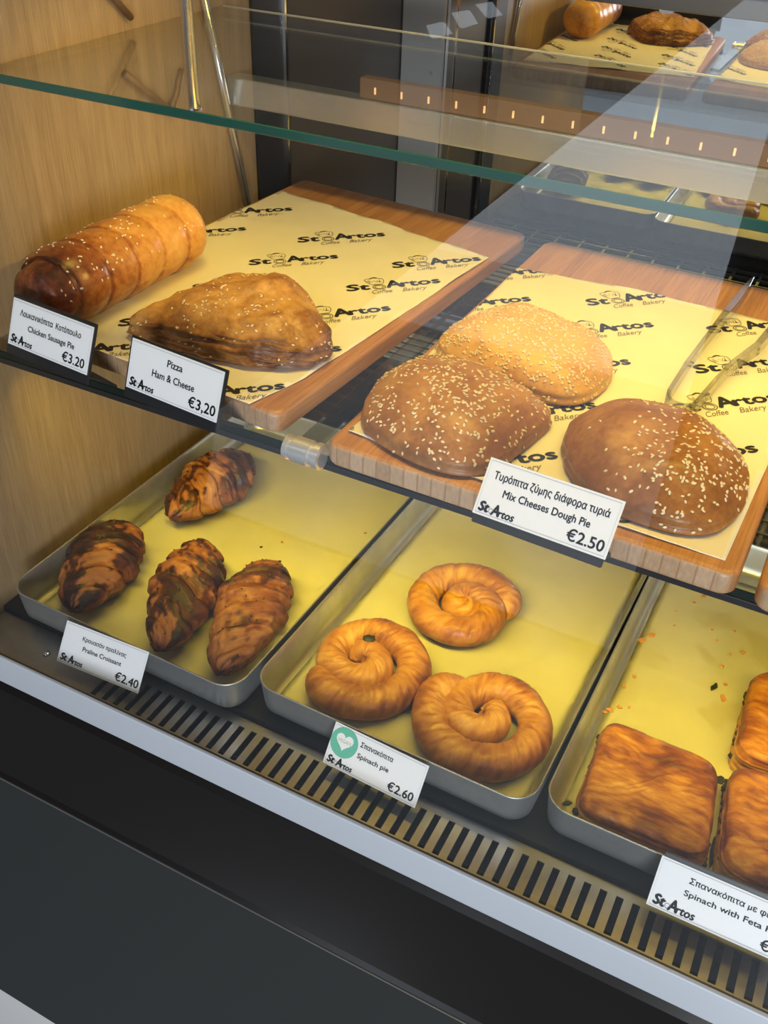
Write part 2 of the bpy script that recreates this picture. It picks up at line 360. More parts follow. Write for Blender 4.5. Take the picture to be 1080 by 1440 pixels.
# raised black bed the trays stand on
part('tray_bed', simple('black_bed', (0.009, 0.009, 0.0095), 0.5, 0, 0.3), (XW + 0.001, XR, -0.006, 0.50, -0.098, -0.0435), bev=0.001)
# slotted steel air grille
bm = bmesh.new(); z0, z1 = -0.0525, -0.0505
x = -0.163; pitch = 0.0146
bx(bm, XW + 0.002, x, -0.078, -0.0065, z0, z1)
bx(bm, x, XR, -0.017, -0.0065, z0, z1); bx(bm, x, XR, -0.078, -0.056, z0, z1)
while x < XR - 0.02:
    bx(bm, x + 0.0066, x + pitch, -0.056, -0.017, z0, z1); x += pitch
obj('air_grille', bm, MT['steel'], case)['label'] = 'slotted steel air grille'
part('grille_lip', MT['black'], (XW + 0.002, XR, -0.0792, -0.0755, -0.052, -0.0215), bev=0.0008)
bm = bmesh.new(); bmesh.ops.create_uvsphere(bm, u_segments=16, v_segments=8, radius=0.0042, matrix=Matrix.Translation((-0.241, -0.035, -0.0500)) @ Matrix.Diagonal((1, 1, 0.6, 1)))
obj('grille_screw', bm, MT['chrome'], case, True)
# floor grille behind the trays
bm = bmesh.new()
yy = 0.515
while yy < 0.955: bx(bm, XW + 0.002, XR, yy, yy + 0.004, -0.056, -0.050); yy += 0.031
xx = XW + 0.01
while xx < XR: bx(bm, xx, xx + 0.005, 0.505, 0.97, -0.058, -0.0515); xx += 0.052
obj('rear_grille', bm, simple('dark_wire', (0.10, 0.105, 0.11), 0.35, 0.6), case)['label'] = 'dark wire grille behind the trays'
for k in range(5):
    bm = bmesh.new(); bx(bm, -0.30, -0.17, 0.752 + k * 0.021, 0.764 + k * 0.021, -0.0495, -0.046, 0.001)
    obj('vent_slat', bm, simple('cream_slat', (0.80, 0.74, 0.50), 0.3, 0.4), case)  # LED light on the steel slats is painted in as pale yellow
# silver trim, fascia
part('front_trim', MT['trim'], (XW - 0.6, XR, -0.0835, -0.0795, -0.0590, -0.0180), bev=0.0012, label='silver metal front trim')
bm = bmesh.new()
prof = [(-0.0825, -0.060), (-0.088, -0.066), (-0.150, -0.1005), (-0.1535, -0.1045), (-0.1535, -0.1065), (-0.10, -0.1065), (-0.0825, -0.1065)]
loft(bm, [[(XW - 0.6, y, z) for y, z in prof], [(XR, y, z) for y, z in prof]]); bmesh.ops.recalc_face_normals(bm, faces=bm.faces)
obj('glossy_fascia', bm, MT['gloss'], case)['label'] = 'glossy dark sloping fascia'
part('fascia_edge', simple('dull_edge_metal', (0.30, 0.30, 0.30), 0.30, 0.8), (XW - 0.6, XR, -0.1545, -0.1532, -0.1072, -0.1058), label='thin metal edge under the fascia')  # added strip stands in for the highlight on the bevelled edge
part('lower_panel', MT['matte'], (XW - 0.6, XR, -0.150, -0.125, -0.700, -0.1075), bev=0.001, label='matte black lower panel')
part('kick_plate', simple('pale_kick_plate', (0.62, 0.60, 0.58), 0.5), (XW - 0.6, XR, -0.140, -0.115, -0.93, -0.702), bev=0.001)
# sloping front pane
bm = bmesh.new()
def pane_y(z): return -0.0812 + 0.2 * (z + 0.018)
r0 = [(XW - 0.0, pane_y(-0.020) + 0.000, -0.020), (XR, pane_y(-0.020), -0.020), (XR, pane_y(-0.020) + 0.005, -0.020), (XW, pane_y(-0.020) + 0.005, -0.020)]
r1 = [(x, y + 0.2 * 1.0, 0.98) for x, y, z in r0]
loft(bm, [r0, r1]); bmesh.ops.recalc_face_normals(bm, faces=bm.faces)
obj('front_glass', bm, MT['pane'], case)['label'] = 'clear sloping front glass'
# wall strut and small hanging rod
bm = bmesh.new(); tube(bm, [(XW + 0.006, 0.448, 0.52), (XW + 0.006, 0.512, 0.2605)], 0.0046, 12); obj('wall_strut', bm, MT['satin'], case, True)
brn = simple('dark_bronze', (0.17, 0.10, 0.055), 0.45, 0.3)
for path, r in (([(XW + 0.005, 0.302, 0.465), (XW + 0.005, 0.372, 0.412)], 0.0040), ([(XW + 0.005, 0.372, 0.412), (XW + 0.006, 0.378, 0.424), (XW + 0.006, 0.383, 0.428), (XW + 0.006, 0.388, 0.440), (XW + 0.006, 0.396, 0.452)], 0.0034), ([(XW + 0.005, 0.268, 0.565), (XW + 0.005, 0.322, 0.515)], 0.0036)):
    bm = bmesh.new(); tube(bm, path, r, 8); obj('wall_rod', bm, brn, case, True)

# ------------------------------------------------------------------ glass shelves
us = empty('glass_shelf', (0, 0.113, 0.499), 'upper clear glass shelf with green front edge crossing the top of the photo', 'shelf')
def child(name, bm, m, root, smooth=False, label=None):
    """world-space mesh put under a thing standing at root.location"""
    bmesh.ops.transform(bm, matrix=(Matrix.Translation(root.location) @ Matrix.Rotation(root.rotation_euler.z, 4, 'Z')).inverted(), verts=bm.verts)
    o = obj(name, bm, m, root, smooth)
    if label: o['label'] = label
    return o
def slab_child(root, x0, x1, y0, y1, z0, z1, edge='edge'):
    bm = bmesh.new(); bx(bm, x0, x1, y0, y1, z0, z1, 0.0008, 1); bm.normal_update()
    for f in bm.faces: f.material_index = 1 if f.normal.y < -0.5 else 0
    return child('glass_panel', bm, [MT['glass'], MT[edge]], root)
slab_child(us, XW + 0.001, XR, 0.1135, 0.488, 0.4955, 0.5035)
bm = bmesh.new(); bx(bm, XW + 0.001, XR, 0.489, 0.4905, 0.5014, 0.5035, 0.0004); child('edge_strip', bm, MT['trim'], us, label='bright rear edge strip')
post = empty('support_post', (-0.100, 0.1195, 0.5036), 'slim chrome post standing on the upper glass shelf', 'post')
bm = bmesh.new(); tube(bm, [(-0.100, 0.1195, 0.5036), (-0.100, 0.1195, 1.05)], 0.0047, 16); child('rod', bm, MT['satin'], post, True)
bm = bmesh.new(); tube(bm, [(-0.100, 0.1195, 0.5036), (-0.100, 0.1195, 0.5052)], 0.0058, 16); child('foot', bm, MT['chrome'], post)
ms = empty('glass_shelf', (0, 0.054, ZG - 0.008), 'middle glass shelf carrying the wooden boards, dark front edge', 'shelf')
slab_child(ms, XW + 0.001, XR, 0.054, 0.60, ZG - 0.0082, ZG - 0.0002, 'dark_edge')
bm = bmesh.new(); bx(bm, XW + 0.001, XR, 0.0535, 0.0605, ZG - 0.0148, ZG - 0.0084, 0.0006); child('led_profile', bm, MT['black'], ms, label='dark light profile under the front edge')
# chrome clamp and its arm
bm = bmesh.new()
cl = [(-0.019, 0.0085), (-0.018, 0.0112), (-0.015, 0.0112), (-0.014, 0.0096), (-0.011, 0.0096), (-0.010, 0.0118), (0.006, 0.0118), (0.007, 0.0100), (0.010, 0.0100), (0.011, 0.0118), (0.0165, 0.0118), (0.0175, 0.009)]
tube(bm, [(0.043 + s, 0.047, ZG + 0.0022) for s, r in cl], [r for s, r in cl], 48)
child('clamp', bm, simple('bright_nickel', (0.82, 0.82, 0.82), 0.30, 0.75), ms, False, 'ribbed chrome shelf clamp')
bm = bmesh.new(); bx(bm, 0.030, 0.050, 0.056, 0.30, ZG + 0.0002, ZG + 0.0062, 0.001); child('clamp_arm', bm, glass('smoky_arm', (0.75, 0.74, 0.66), 0.12, 0.08), ms)
# metal rail under the rear of the upper shelf
rail = empty('light_rail', (0.3, 0.50, 0.42), 'metal rail with a row of warm LED dots behind the upper glass shelf', 'light rail')
bm = bmesh.new(); bx(bm, XW + 0.001, XR, 0.487, 0.512, 0.3935, 0.4265, 0.002); child('rail_body', bm, simple('pale_aluminium', (0.72, 0.75, 0.76), 0.30, 0.85), rail, label='pale aluminium rail body')
bm = bmesh.new(); bx(bm, -0.150, XR, 0.492, 0.507, 0.4268, 0.449, 0.001); child('led_channel', bm, MT['bronze'], rail, label='bronze coloured channel')
xx = -0.13
while xx < 0.75:
    bm = bmesh.new(); bx(bm, xx - 0.0012, xx + 0.0012, 0.4910, 0.4922, 0.433, 0.4405, 0.0004); child('led_dot', bm, MT['led'], rail); xx += 0.0335  # glowing marks stand in for the canopy LED strip's reflections

# ------------------------------------------------------------------ baking trays and liners
TRAYG = 'aluminium baking trays'
def tray(loc, rz, w, l, label, mirror_x=False):
    t = empty('baking_tray', loc, label, 'tray', TRAYG, rz)
    bm = bmesh.new(); h = 0.0425; rc = 0.026
    x0 = -w if mirror_x else 0
    def ring(ins, z, r): return [(x, y, z) for x, y in rrect(w - 2 * ins, l - 2 * ins, max(r - ins, 0.004), 8, x0 + ins, ins)]
    rings = [ring(0.013, -h, rc), ring(0.0075, -h + 0.0018, rc), ring(0.0042, -h + 0.0062, rc), ring(0.0032, -h + 0.012, rc), ring(0.0008, -0.0025, rc), ring(0.0002, -0.0008, rc), ring(0.0006, 0.0, rc), ring(0.0016, 0.0, rc), ring(0.0022, -0.001, rc),
             ring(0.0032, -0.006, rc), ring(0.0052, -h + 0.0125, rc), ring(0.0066, -h + 0.0062, rc), ring(0.010, -h + 0.0030, rc), ring(0.0145, -h + 0.0018, rc)]
    loft(bm, rings); obj('pan', bm, MT['tray'], t, True)
    return t
def liner(name, loc, rz, w, l, m, label, x0, holes=0.0, amp=0.0008):
    bm = bmesh.new(); nx, ny = 30, 40
    top = []
    for j in range(ny + 1):
        row = []
        for i in range(nx + 1):
            u, v = i / nx, j / ny
            x = x0 + u * w + 0.0012 * noise.noise(Vector((v * 6, x0 * 9, 1))) * (1 if i in (0, nx) else 0); y = 0.013 + v * l + 0.0012 * noise.noise(Vector((u * 7, 3, x0)))
            d = min(u, 1 - u) * w; e = min(v, 1 - v) * l; dd = min(d, e)
            z = -0.0405 + 0.0003 + amp * (1 + noise.noise(Vector((x * 14, y * 14, 5)))) * min(dd / 0.02, 1)
            row.append(bm.verts.new((x, y, z)))
        top.append(row)
    for j in range(ny):
        for i in range(nx): bm.faces.new((top[j][i], top[j][i + 1], top[j + 1][i + 1], top[j + 1][i]))
    g = bmesh.ops.solidify(bm, geom=bm.faces[:], thickness=0.00025)
    o = obj(name, bm, m, None, True, loc, rz); return tag(o, label, 'baking paper', 'parchment liners in the trays')
T1 = ((-0.0046, -0.0199, 0), -0.0207); T2 = ((0.0012, 0, 0), -0.0173); T3 = ((0.3060, 0.0045, 0), -0.0069)
tray(*T1, 0.3034, 0.47, 'leftmost aluminium baking tray, holding four chocolate croissants', True)
tray(*T2, 0.2995, 0.475, 'middle aluminium baking tray, holding three coiled spinach pies')
tray(*T3, 0.30, 0.475, 'right aluminium baking tray, holding the square spinach feta pies')
liner('parchment_liner', *T1, 0.272, 0.435, MT['liner'], 'parchment sheet lying under the four croissants', -0.288)
liner('parchment_liner', *T2, 0.272, 0.435, MT['liner'], 'clean parchment sheet lying under the coiled pies', 0.014)
liner('parchment_liner', *T3, 0.272, 0.435, MT['liner_greasy'], 'greasy crumb strewn parchment sheet under the square pies', 0.014)
ZP = -0.0394   # liner surface

# ------------------------------------------------------------------ wooden boards
def board(loc, rz, w, l, label, x0):
    bm = bmesh.new(); r = 0.012
    def ring(ins, z): return [(x, y, z) for x, y in rrect(w - 2 * ins, l - 2 * ins, r - ins * 0.5, 6, x0 + ins, ins)]
    b = 0.0045; rings = []
    for k in range(5): a = PI / 2 * k / 4; rings.append(ring(b * (1 - math.sin(a)), b * (1 - math.cos(a))))
    for k in range(5): a = PI / 2 * k / 4; rings.append(ring(b * (1 - math.cos(a)), TB - b + b * math.sin(a)))
    loft(bm, rings); o = obj('serving_board', bm, MT['bamboo'], None, False, loc, rz)
    me = o.data
    for p in me.polygons: p.use_smooth = abs(p.normal.z) < 0.98 and p.area < 3e-4
    return tag(o, label, 'wooden board', 'wooden serving boards on the glass shelf')
BZ = ZG
B1 = ((0.0090, 0.0590, BZ), -0.068); B2 = ((0.0640, 0.0430, BZ + 0.0), -0.0129); B3 = ((0.4180, 0.036, BZ), 0.0)
board(*B1, 0.336, 0.515, 'wooden board under the chicken sausage and ham pastries', -0.336)
board(*B2, 0.3405, 0.521, 'wooden board under the three sesame cheese pies', 0)
board(*B3, 0.335, 0.52, 'wooden board cut off by the right edge of the photo', 0)

# ------------------------------------------------------------------ printed greaseproof papers
def logo_geo(card=False):
    """wordmark, cup ring and little outlined pot, unit width; list of (geometry, ink index)"""
    g = []
    def sh(geo, dx, dy): return (geo[0] + np.array([dx, dy]), geo[1])
    bold = 0.030
    if card:
        g.append((sh(text_geo('St', 0.36, 0.0, 0.15, 0.27, 'LEFT', 0.060), 0.0, 0.02), 0))
        g.append((strip(circ(0.345, 0.085, 0.060, 20), 0.022, True), 1))
        g.append((sh(text_geo('A', 0.42, 0.0, 0.12, 0.22, 'LEFT', 0.042), 0.36, 0.0), 0))
        g.append((sh(text_geo('rtos', 0.30, 0.0, 0.15, 0.44, 'LEFT', 0.036), 0.56, 0.0), 0))
        return g
    g.append((sh(text_geo('St', 0.205, 0.02, 0.12, 0.245, 'LEFT', 0.050), 0.0, 0.0), 0))
    g.append((sh(text_geo('A', 0.235, 0.02, 0.05, 0.17, 'LEFT', 0.045), 0.425, 0.0), 0))
    g.append((sh(text_geo('rtos', 0.195, 0.02, 0.05, 0.42, 'LEFT', 0.045), 0.585, 0.0), 0))
    g.append((strip(circ(0.345, 0.035, 0.066, 26, 0.85), 0.011, True), 1)); g.append((strip(circ(0.345, 0.035, 0.043, 22, 0.85), 0.009, True), 1))
    pot = [(0.235, 0.235), (0.262, 0.25), (0.30, 0.245), (0.34, 0.262), (0.385, 0.25), (0.43, 0.232), (0.437, 0.19), (0.42, 0.135), (0.40, 0.105), (0.29, 0.10), (0.262, 0.14), (0.24, 0.19)]
    g.append((strip(pot, 0.008, True), 1))
    for a in ([(0.275, 0.215), (0.30, 0.155), (0.33, 0.205), (0.35, 0.15), (0.372, 0.205)], [(0.40, 0.22), (0.385, 0.16), (0.41, 0.15)], [(0.26, 0.20), (0.275, 0.15)]): g.append((strip(a, 0.007), 1))
    g.append((strip([(0.30, 0.255), (0.345, 0.272), (0.38, 0.258)], 0.014), 0)); g.append((strip([(0.372, 0.16), (0.392, 0.165)], 0.022), 0))
    g.append((sh(text_geo('Coffee', 0.115, -0.004, 0.55, 0.22, 'LEFT'), 0.235, -0.115), 2))
    g.append((sh(text_geo('Bakery', 0.115, -0.004, 0.55, 0.28, 'LEFT'), 0.555, -0.115), 2))
    return g
LOGO = logo_geo(); CARDLOGO = logo_geo(True)
def bezel(p, q, mid): return [tuple(Vector(p).lerp(Vector(q), t) + Vector(mid) * (4 * t * (1 - t))) for t in (0, .2, .4, .6, .8)]
def printed_paper(poly, logos, label, seed):
    """sheet outline (counter-clockwise), slightly wavy, with printed wordmarks clipped to the sheet"""
    P = [Vector(p) for p in poly]
    cx = sum(p.x for p in P) / len(P); cy = sum(p.y for p in P) / len(P)
    def edge_d(x, y):
        return min(((P[(i + 1) % len(P)] - P[i]).normalized().x * (y - P[i].y) - (P[(i + 1) % len(P)] - P[i]).normalized().y * (x - P[i].x)) for i in range(len(P)))
    def hz(x, y):
        d = max(0, edge_d(x, y)); k = max(0, 1 - d / 0.035)
        return ZB + 0.0006 + 0.0022 * k * k * max(0, 0.25 + noise.noise(Vector((x * 17, y * 17, seed)))) + 0.0003 * (1 + noise.noise(Vector((x * 40, y * 40, seed + 3))))
    root = empty('greaseproof_sheet', (cx, cy, ZB), label, 'paper', 'printed papers on the boards')
    bm = bmesh.new()
    bmesh.ops.create_grid(bm, x_segments=64, y_segments=90, size=0.5, matrix=Matrix.Translation((cx, cy, 0)) @ Matrix.Diagonal((0.5, 0.62, 1, 1)))
    for i in range(len(P)):
        a, b = P[i], P[(i + 1) % len(P)]; t = (b - a).normalized()
        bmesh.ops.bisect_plane(bm, geom=bm.verts[:] + bm.edges[:] + bm.faces[:], plane_co=(a.x, a.y, 0), plane_no=(t.y, -t.x, 0), clear_outer=True)
    for v in bm.verts: v.co.z = hz(v.co.x, v.co.y)
    bmesh.ops.solidify(bm, geom=bm.faces[:], thickness=0.0002)
    child('sheet', bm, MT['paper'], root, True)
    for (lx, ly, ang, ln) in logos:
        bm = bmesh.new(); ca, sa = math.cos(ang) * ln, math.sin(ang) * ln
        for geo, mi in LOGO: add_geo(bm, geo, lambda x, y: (lx + ca * x - sa * y, ly + sa * x + ca * y, 0), 1 if mi else 0)
        for i in range(len(P)):
            a, b = P[i], P[(i + 1) % len(P)]; t = (b - a).normalized()
            bmesh.ops.bisect_plane(bm, geom=bm.verts[:] + bm.edges[:] + bm.faces[:], plane_co=(a.x, a.y, 0), plane_no=(t.y, -t.x, 0), clear_outer=True)
        if not bm.faces: bm.free(); continue
        for v in bm.verts: v.co.z = hz(v.co.x, v.co.y) + 0.00035
        bm.normal_update()
        for f in bm.faces:
            if f.normal.z < 0: f.normal_flip()
        child('printed_wordmark', bm, [MT['ink'], MT['inkline']], root, label='black StoArtos Coffee Bakery wordmark')
    return root
A = math.radians(43); LN = 0.104
printed_paper([(-0.3185, 0.082), (-0.150, 0.0672), (-0.022, 0.0605), (-0.004, 0.125), (0.033, 0.475), (-0.13, 0.507), (-0.289, 0.536)],
    [(-0.177, 0.397, A, .105), (-0.189, 0.312, A, .101), (-0.048, 0.390, A, LN), (-0.062, 0.309, A, LN), (-0.0735, 0.2165, A + .06, LN), (-0.315, 0.411, A, LN), (-0.327, 0.325, A, LN),
     (-0.203, 0.225, A, LN), (-0.078, 0.117, A, LN), (-0.086, 0.028, A, LN), (-0.234, 0.034, A, LN), (-0.33, 0.23, A, LN), (-0.215, 0.12, A, LN)],
    'printed cream paper under the sausage roll and ham pastry', 1)
printed_paper([(0.074, 0.066), (0.22, 0.053), (0.392, 0.0525), (0.3985, 0.25), (0.3985, 0.497), (0.30, 0.487), (0.19, 0.478), (0.072, 0.482)],
    [(0.038, 0.408, A, LN), (0.174, 0.411, A + .02, LN), (0.040, 0.319, A, LN), (0.171, 0.327, A, LN), (0.302, 0.413, A, LN), (0.173, 0.236, A, LN), (0.310, 0.322, A, LN), (0.310, 0.238, A, LN),
     (0.166, 0.046, A, LN), (0.313, 0.056, A, LN), (0.31, 0.14, A, LN), (0.036, 0.046, A, LN), (0.04, 0.22, A, LN), (0.17, 0.14, A, LN)],
    'printed cream paper under the three sesame cheese pies', 9)
ZS = ZB + 0.0012   # paper surface

# ------------------------------------------------------------------ pastry builders
def smooth_poly(poly, it=3):
    P = [Vector(p) for p in poly]
    for _ in range(it):
        Q = []
        for i in range(len(P)):
            a, b = P[i], P[(i + 1) % len(P)]; Q += [a.lerp(b, 0.25), a.lerp(b, 0.75)]
        P = Q
    return P
def radial(poly, c, n):
    out = []
    for k in range(n):
        a = 2 * PI * k / n; d = Vector((math.cos(a), math.sin(a))); best = 0
        for i in range(len(poly)):
            p, q = poly[i] - c, poly[(i + 1) % len(poly)] - c; e = q - p
            den = d.x * e.y - d.y * e.x
            if abs(den) < 1e-12: continue
            t = (p.x * e.y - p.y * e.x) / den; s = (p.x * d.y - p.y * d.x) / den
            if t > 0 and -1e-6 <= s <= 1 + 1e-6: best = max(best, t)
        out.append(best)
    return out
def mound(poly, prof, n=150, rings=46, disp=None, it=3, peak=None, bake=None):
    """closed mound over an outline; prof = list of (radius fraction, height)"""
    P = smooth_poly(poly, it); c = sum(P, Vector((0, 0))) / len(P); R = radial(P, c, n)
    pr = np.array(prof); seg = np.r_[0, np.cumsum(np.hypot(np.diff(pr[:, 0]) * 0.06, np.diff(pr[:, 1])))]
    s = np.linspace(0, seg[-1], rings); fr = np.interp(s, seg, pr[:, 0]); hz = np.interp(s, seg, pr[:, 1])
    k3 = np.ones(3) / 3
    for _ in range(2): fr[1:-1] = np.convolve(fr, k3, 'valid'); hz[1:-1] = np.convolve(hz, k3, 'valid')
    pk = Vector(peak) - c if peak else Vector((0, 0))
    bm = bmesh.new(); vr = []; info = []
    for j in range(1, rings):
        row = []
        for k in range(n):
            a = 2 * PI * k / n; f = fr[j]
            x = c.x + pk.x * (1 - f) + math.cos(a) * R[k] * f; y = c.y + pk.y * (1 - f) + math.sin(a) * R[k] * f
            z = hz[j]; p = Vector((x, y, z)); out = Vector((math.cos(a), math.sin(a), 0))
            if disp: p = disp(p, f, a, out, j / rings)
            row.append(bm.verts.new(p)); info.append((f, a))
        vr.append(row)
    top = Vector((c.x + pk.x, c.y + pk.y, hz[0]))
    if disp: top = disp(top, 0, 0, Vector((0, 0, 0)), 0)
    tv = bm.verts.new(top)
    for k in range(n): bm.faces.new((tv, vr[0][k], vr[0][(k + 1) % n]))
    for j in range(len(vr) - 1):
        for k in range(n): bm.faces.new((vr[j][k], vr[j + 1][k], vr[j + 1][(k + 1) % n], vr[j][(k + 1) % n]))
    bm.faces.new(vr[-1][::-1])
    bmesh.ops.recalc_face_normals(bm, faces=bm.faces)
    return bm, c
def seeds_on(me_obj, root, count, dens, seed, ln=0.0017, name='sesame_seeds'):
    """sesame seeds lying on the crust"""
    rnd = random.Random(seed); me = me_obj.data
    polys = [p for p in me.polygons if p.normal.z > 0.25 and len(p.vertices) < 6]
    w = np.array([p.area * max(0, dens(p.center, p.normal)) for p in polys]); cw = np.cumsum(w / w.sum())
    bm = bmesh.new()
    for _ in range(count):
        p = polys[int(np.searchsorted(cw, rnd.random()))]; vs = [me.vertices[i].co for i in p.vertices]
        u = [rnd.random() + 0.05 for _ in vs]; t = sum(u); co = sum((v * (a / t) for v, a in zip(vs, u)), Vector())
        n = (p.normal + Vector((rnd.uniform(-.3, .3), rnd.uniform(-.3, .3), 0))).normalized(); a = rnd.random() * 6.28
        e = n.orthogonal().normalized(); tx = e * math.cos(a) + n.cross(e) * math.sin(a); ty = n.cross(tx)
        s = ln * rnd.uniform(0.85, 1.2); co = co + n * 0.0004
        rr = [(-1.0, 0.0), (-0.5, 0.55), (0.25, 0.62), (0.8, 0.35), (1.0, 0.0)]
        A0 = bm.verts.new(co - tx * s); B0 = bm.verts.new(co + tx * s); rs = []
        for q, r in rr[1:-1]:
            rs.append([bm.verts.new(co + tx * s * q + ty * s * r * math.cos(g) + n * s * 0.42 * r * 1.2 * math.sin(g)) for g in [2 * PI * i / 6 for i in range(6)]])
        for i in range(6):
            bm.faces.new((A0, rs[0][(i + 1) % 6], rs[0][i])); bm.faces.new((B0, rs[2][i], rs[2][(i + 1) % 6]))
            for q in range(2): bm.faces.new((rs[q][i], rs[q][(i + 1) % 6], rs[q + 1][(i + 1) % 6], rs[q + 1][i]))
    bmesh.ops.recalc_face_normals(bm, faces=bm.faces)
    o = obj(name, bm, MT['seed'], root, True); o['kind'] = 'stuff'; return o
def local_poly(poly, cx, cy): return [(x - cx, y - cy) for x, y in poly]

# ---- croissants
def croissant(p0, p1, wid, hgt, label, seed, dark=0.0, nb=3.1, stripe=None):
    p0, p1 = Vector(p0), Vector(p1); mid = (p0 + p1) / 2; ln = (p1 - p0).length; ang = math.atan2(p1.y - p0.y, p1.x - p0.x)
    t = empty('croissant', (mid.x, mid.y, ZP), label, 'croissant', 'chocolate praline croissants on the left tray', ang)
    ns, nt = 170, 72; bm = bmesh.new(); vr = []; bk = []; uv = []; sg = 1 if seed % 2 else -1
    for i in range(ns + 1):
        s = i / ns; row = []; q0 = (s - 0.56) / (0.56 if s < 0.56 else 0.44)
        for k in range(nt):
            th = 2 * PI * k / nt; c_, s_ = math.cos(th), math.sin(th)
            so = q0 + 0.20 * c_ * sg + 0.07 * noise.noise(Vector((c_ * 1.5, s_ * 1.5, seed * 2.7)))
            env = max(0.0, 1 - abs(q0) ** 2.1) ** 0.5
            env = env * (1 - 0.16 * abs(q0)) * (0.93 if s < 0.5 else 1.0) + 0.02
            q = abs(so) * nb + 0.45; fq = q - math.floor(q)          # layered rolls, stepping down outwards
            step = -0.11 * max(0, (fq - 0.25) / 0.75) ** 1.6 + 0.05 * min(1, fq / 0.12) * (fq < 0.5) + 0.03
            lam = 0.010 * ridged(Vector((so * 16, c_ * 0.8, s_ * 0.8 + seed)))
            nz = 0.10 * noise.noise(Vector((so * 2.4, c_ * 1.4, s_ * 1.4 + seed))) + 0.045 * noise.noise(Vector((so * 9, c_ * 4, s_ * 4 + seed)))
            r = env * (1 + step + lam + nz)
            y = c_ * r * wid / 2; z = hgt * 0.46 + (s_ * r * hgt * 0.54 if s_ > 0 else s_ * r * hgt * 0.46)
            x = (s - 0.5) * ln + 0.004 * noise.noise(Vector((th, seed, 0)))
            y += 0.10 * ln * (0.25 - (s - 0.5) ** 2) * 0.5 * sg
            row.append(bm.verts.new((x, y, max(0.0008, z)))); uv.append((so * ln * 0.5, th * 0.03, seed))
            patch = noise.noise(Vector((so * 2.1 + seed * 3.1, c_ * 0.9, s_ * 0.9 + seed))); p2 = noise.noise(Vector((so * 11 + seed, c_ * 5, s_ * 5)))
            up = max(0, min(1, s_ * 1.6 + 0.15)) * (1 if env > 0.1 else 0)
            d = max(0, min(1, (patch + 0.55 * p2 + 0.02 + dark) * 5))
            if stripe: d = max(d * 0.6, max(0, min(1, (stripe[1] - abs(so - stripe[0]) + 0.12 * p2) * 9)))
            b = -0.22 + dark * 0.5 + 0.12 * (fq < 0.10) + 0.52 * d * (0.25 + 0.75 * up) + 0.34 * max(0, abs(q0) - 0.70) * 2 + 0.10 * p2 + 0.12 * (s_ < -0.2)
            bk.append(b)
        vr.append(row)
    for i in range(ns):
        for k in range(nt): bm.faces.new((vr[i][k], vr[i][(k + 1) % nt], vr[i + 1][(k + 1) % nt], vr[i + 1][k]))
    bm.faces.new(vr[0][::-1]); bm.faces.new(vr[-1]); bmesh.ops.recalc_face_normals(bm, faces=bm.faces)
    o = obj('pastry', bm, MT['croissant'], t, True); set_bake(o, bk); set_suv(o, uv)
    # chopped praline and chocolate bits baked on top
    rnd = random.Random(seed); bm = bmesh.new()
    me = o.data; cand = [v for v in me.vertices if v.normal.z > 0.45 and bk[v.index] > 0.06]
    for v in rnd.sample(cand, min(len(cand), 70)):
        s = rnd.uniform(0.0008, 0.0018); r = bmesh.ops.create_icosphere(bm, subdivisions=1, radius=s, matrix=Matrix.Translation(v.co + v.normal * s * 0.3) @ Matrix.Diagonal((1, rnd.uniform(.6, 1.4), 0.6, 1)))
    p = obj('praline_bits', bm, simple('burnt_praline', (0.030, 0.016, 0.009), 0.4), t); p['kind'] = 'stuff'
    return t
croissant((-0.232, 0.004), (-0.277, 0.152), 0.083, 0.056, 'dark chocolate croissant lying nearest the oak side wall, front row', 1, 0.20)
croissant((-0.112, 0.001), (-0.176, 0.168), 0.077, 0.058, 'chocolate striped croissant in the middle of the front three', 2, 0.10)
croissant((-0.038, 0.004), (-0.083, 0.180), 0.075, 0.056, 'chocolate croissant with a broad dark stripe, right of the front three', 3, 0.0, 3.1, (0.45, 0.24))
croissant((-0.243, 0.190), (-0.238, 0.350), 0.084, 0.056, 'paler chocolate croissant lying alone behind the other three', 4, -0.02)

